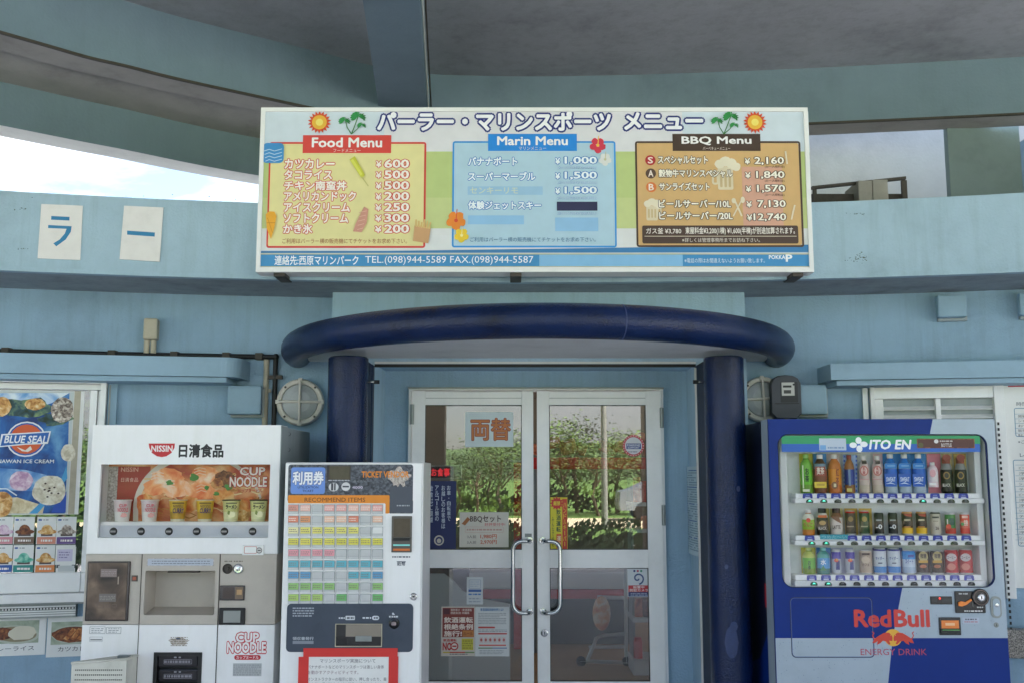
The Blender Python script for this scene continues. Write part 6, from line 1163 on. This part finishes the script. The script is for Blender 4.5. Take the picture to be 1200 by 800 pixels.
for y_, h_ in ((588, .03), (619, .03), (723, .035), (772, .12)): z = F8.uv(750, y_)[1]; m = MB(); m.box(u0, -.02, z-h_, u1, .35, z, 'alu', .004); m.build('shelf_board', T)
m = MB(); m.box(u0+.01, .1, .0, u0+.03, .35, F8.uv(750, 560)[1], 'alu_dark'); m.box(u1-.03, .1, .0, u1-.01, .35, F8.uv(750, 560)[1], 'alu_dark'); m.build('upright', T)
for i, (x, y_, hh, mt) in enumerate(((748, 588, .2, 'produce'), (757, 588, .17, 'red_in'), (750, 723, .14, 'produce'), (758, 723, .15, 'curry'), (749, 772, .16, 'red_in'), (757, 619, .1, 'produce'))):
    u, z = F8.uv(x, y_); o = MB(); o.lathe((u, .06, z), [(0, 0), (.035, 0), (.035, hh*.8), (.028, hh*.86), (.028, hh), (0, hh)], mt, 'z', 12); o = o.build('jar'); o.location = (0, 8.2, 0)
    tag(o, ['brown jar on the top board of the shelf unit', 'red jar beside the brown one on the top board', 'brown jar on the lower board of the shelf unit', 'dark jar right of the brown one on the lower board', 'red jar on the bottom board of the shelf unit', 'short brown jar on the second board of the shelf unit'][i], 'jar', 'jars on the shelf unit')
T = thing('shop_shelf', 'long red fronted shelf heaped with brown packets behind the right door', 'shelf', Fr(0, 8.9)); a = S(630, 522, 765, 549, 8.9)
m = MB(); m.box(a[0]-.1, 0, a[1], 1.7, .4, a[3]-.1, 'red_in', .01); m.build('shelf_front', T); m = MB(); m.box(a[0]-.05, .3, 0, a[0], .4, a[1], 'alu_dark'); m.build('leg', T); m = MB(); m.box(1.6, .3, 0, 1.65, .4, a[1], 'alu_dark'); m.build('leg', T)
rr = random.Random(2)
for i in range(11):
    o = MB(); o.box(-rr.uniform(.05, .09), -.07, -.06, rr.uniform(.05, .09), .07, rr.uniform(.03, .08), rr.choice(['produce', 'curry', 'food2', 'produce']), .03); o = o.build('snack_packet'); o.location = (a[0]+.02+i*.125, 8.98+rr.uniform(0, .1), a[3]-.03+rr.uniform(0, .03)+(.07 if i % 3 == 1 else 0)); o.rotation_euler = (0, rr.uniform(-.5, .5), 0)
    tag(o, 'brown rounded packet heaped on the red fronted shelf', 'packet', 'packets on the red shelf')
T = thing('white_counter', 'pale grey counter with a sloping end behind the lower left door pane', 'counter', Fr(0, 7.4)); FW = Fr(0, 7.4)
Q = [FW.uv(x, y) for x, y in ((440, 672), (520, 672), (531, 680), (541, 692), (560, 701), (598, 708), (598, 800))]; Q += [(Q[-1][0], .02), (Q[0][0], .02)]
m = MB(); m.prism(Q, 0, .05, 'display_white'); m.build('side_panel', T); m = MB(); m.box(Q[0][0], .05, .02, Q[-1][0]-.05, .6, .8, 'display_white'); m.build('body', T)
T = thing('red_banner', 'narrow red banner hanging behind the right edge of the left door', 'banner', Fr(0, 6.7)); a = S(602, 540, 611, 760, 6.7); m = MB(); m.box(a[0], 0, a[1], a[2]+.03, .004, a[3], 'red_in'); m.build('cloth', T); m = MB(); m.tube([(a[0]-.02, 0, a[3]), (a[2]+.05, 0, a[3])], .008, 'alu', 8); m.build('rod', T)
m = MB()
# ================================================================== ACROSS THE PLAZA (seen in the glass)
def tree_mesh(seed, h, w, leaf, n=1500):
    r = random.Random(seed); t = MB(); t.tube([(0, 0, 0), (.08*w, .05, h*.25), (.02, .1, h*.5), (.1, 0, h*.7)], .09*h/4, 'bark', 8, True, .03*h/4); tops = []
    for i in range(6):
        a = r.uniform(0, 6.28); z = h*r.uniform(.3, .55); e = (w*.35*cos(a), w*.35*sin(a), h*r.uniform(.6, .85)); t.tube([(.05, .05, z), (e[0]*.5, e[1]*.5, (z+e[2])/2+.1), e], .035*h/4, 'bark', 6, True, .01); tops.append(e)
    c = MB(); cl = [(r.gauss(0, w*.22), r.gauss(0, w*.22), h*r.uniform(.45, .97), r.uniform(.1, .2)*w) for _ in range(26)]+[(*e, .18*w) for e in tops]
    vs = []; fs = []
    for _ in range(n):
        x, y, z, q_ = r.choice(cl); p_ = (x+r.gauss(0, q_*.6), y+r.gauss(0, q_*.6), z+r.gauss(0, q_*.5)); s_ = r.uniform(.05, .12)*h/5
        a, b = r.uniform(0, 6.28), r.uniform(-1, 1); ux, uy, uz = cos(a), sin(a), b*.5; vx, vy, vz = -sin(a)*.6, cos(a)*.6, r.uniform(-.8, .8); k = len(vs)
        vs += [(p_[0]-ux*s_, p_[1]-uy*s_, p_[2]-uz*s_), (p_[0]-vx*s_*.6, p_[1]-vy*s_*.6, p_[2]-vz*s_*.6), (p_[0]+ux*s_, p_[1]+uy*s_, p_[2]+uz*s_), (p_[0]+vx*s_*.6, p_[1]+vy*s_*.6, p_[2]+vz*s_*.6)]; fs.append((k, k+1, k+2, k+3))
    c.add(vs, fs, leaf); return t, c
def mirror_xy(px, Yobj): Yv = 2*DY-Yobj; return (px-600)/FPX*Yv
KIN = {}
for i, (px, Y, s_, kd) in enumerate([(535, -27, 1.0, 1), (560, -26, .95, 0), (590, -28, 1.35, 1), (575, -30, 1.2, 0), (625, -29, 1.3, 0), (655, -28, 1.45, 1), (675, -30, 1.5, 0), (700, -27, 1.25, 1), (722, -30, 1.3, 0), (748, -29, 1.15, 1), (510, -30, 1.0, 0), (775, -28, 1.3, 0), (480, -28, 1.2, 1), (420, -29, 1.4, 0), (830, -29, 1.5, 1), (350, -31, 1.5, 1), (900, -31, 1.4, 0)]):
    X = mirror_xy(px, Y); T = thing('broadleaf_tree', 'leafy broadleaf tree across the sandy road, mirrored in the door glass', 'tree', None, 'trees across the road', (X, Y, -.05)); s_ *= .74; T.scale = (s_, s_, s_*.95); T.rotation_euler = (0, 0, i*1.3)
    kd = i % 3
    if kd not in KIN: a, b = tree_mesh(40+kd, 3.6, 3.2, ('leaf_dark', 'leaf', 'leaf_pale')[kd], 1900); KIN[kd] = (a.build('trunk', T).data, b.build('crown', T).data)
    else: link('trunk', KIN[kd][0], T); link('crown', KIN[kd][1], T)
m = MB(); rd2 = random.Random(8)
for _ in range(9000):
    x = rd2.uniform(-26, 26); y = rd2.uniform(-33.5, -26.5); z = abs(rd2.gauss(0, .35+.5*abs(sin(x*.6)*sin(x*.23+1))))+.02; s_ = rd2.uniform(.08, .26); a = rd2.uniform(0, 6.28); m.add([(x, y, z), (x+s_*cos(a), y+s_*sin(a), z+s_*.3), (x+s_*.2, y, z+s_)], [(0, 1, 2)], ('leaf_pale', 'leaf', 'leaf_dark', 'leaf_dark')[int(abs(x*.9+z*2)) % 4 if rd2.random() < .75 else 2])
m.build('undergrowth', kind='stuff')
m = MB()
for _ in range(9000):
    x, y = (rd2.uniform(-14, 16), rd2.uniform(-16.5, -9.9)) if rd2.random() < .55 else (rd2.uniform(-3.4, 4.4), rd2.uniform(-9.5, -5.6)); z = rd2.uniform(0, .26)+.1*sin(x*1.7)*sin(y); s_ = rd2.uniform(.07, .16); a = rd2.uniform(0, 6.28); m.add([(x, y, z), (x+s_*cos(a), y+s_*sin(a), z+s_*.3), (x+s_*.2, y, z+s_)], [(0, 1, 2)], 'leaf_dark')
m.build('added_low_hedge', kind='stuff')  # hedge added to cover sunlit plaza that mirrors too bright in the doors
T = thing('utility_pole', 'grey roadside utility pole, mirrored in the right door', 'pole', None, None, (mirror_xy(707, -18.2), -18.2, 0)); m = MB(); m.tube([(0, 0, -.05), (0, 0, 7.5)], .1, 'tan_box', 12, True, .07); m.build('pole', T); m = MB(); m.box(-.9, -.05, 6.6, .9, .05, 6.7, 'dark_metal'); m.build('crossarm', T)
X0 = mirror_xy(707, -18.2)
m = MB(); m.tube([(X0-60, -18.2, 7.2), (X0-30, -18.2, 6.2), (X0, -18.2, 6.65), (X0+30, -18.2, 6.1), (X0+60, -18.2, 7)], .02, 'black', 5); tag(m.build('overhead_cable'), 'black overhead cable strung from the roadside pole', 'cable')
T = thing('parked_car', 'silver car parked on the sandy road, mirrored in the right door', 'car', None, None, (mirror_xy(792, -23.6), -23.6, -.03))
side = [(-2.1, .35), (2.1, .35), (2.15, .7), (1.95, .95), (1.2, 1.02), (.6, 1.42), (-.9, 1.46), (-1.7, 1.08), (-2.1, .98), (-2.15, .6)]
m = MB(); m.prism(side, -.82, .82, 'car_paint'); m.build('body', T)
m = MB(); m.prism([(1.05, 1.02), (.56, 1.36), (-.1, 1.38), (-.1, 1.02)], .822, .826, 'car_glass'); m.prism([(-.2, 1.02), (-.2, 1.38), (-.86, 1.39), (-1.45, 1.06)], .822, .826, 'car_glass'); m.build('side_windows', T)
for x in (-1.3, 1.35):
    for y in (-.83, .65): m = MB(); m.lathe((x, y, .32), [(0, 0), (.19, 0), (.32, 0), (.32, .18), (0, .18)], ['alu', 'rubber', 'rubber', 'rubber'], 'y', 20); m.build('wheel', T)
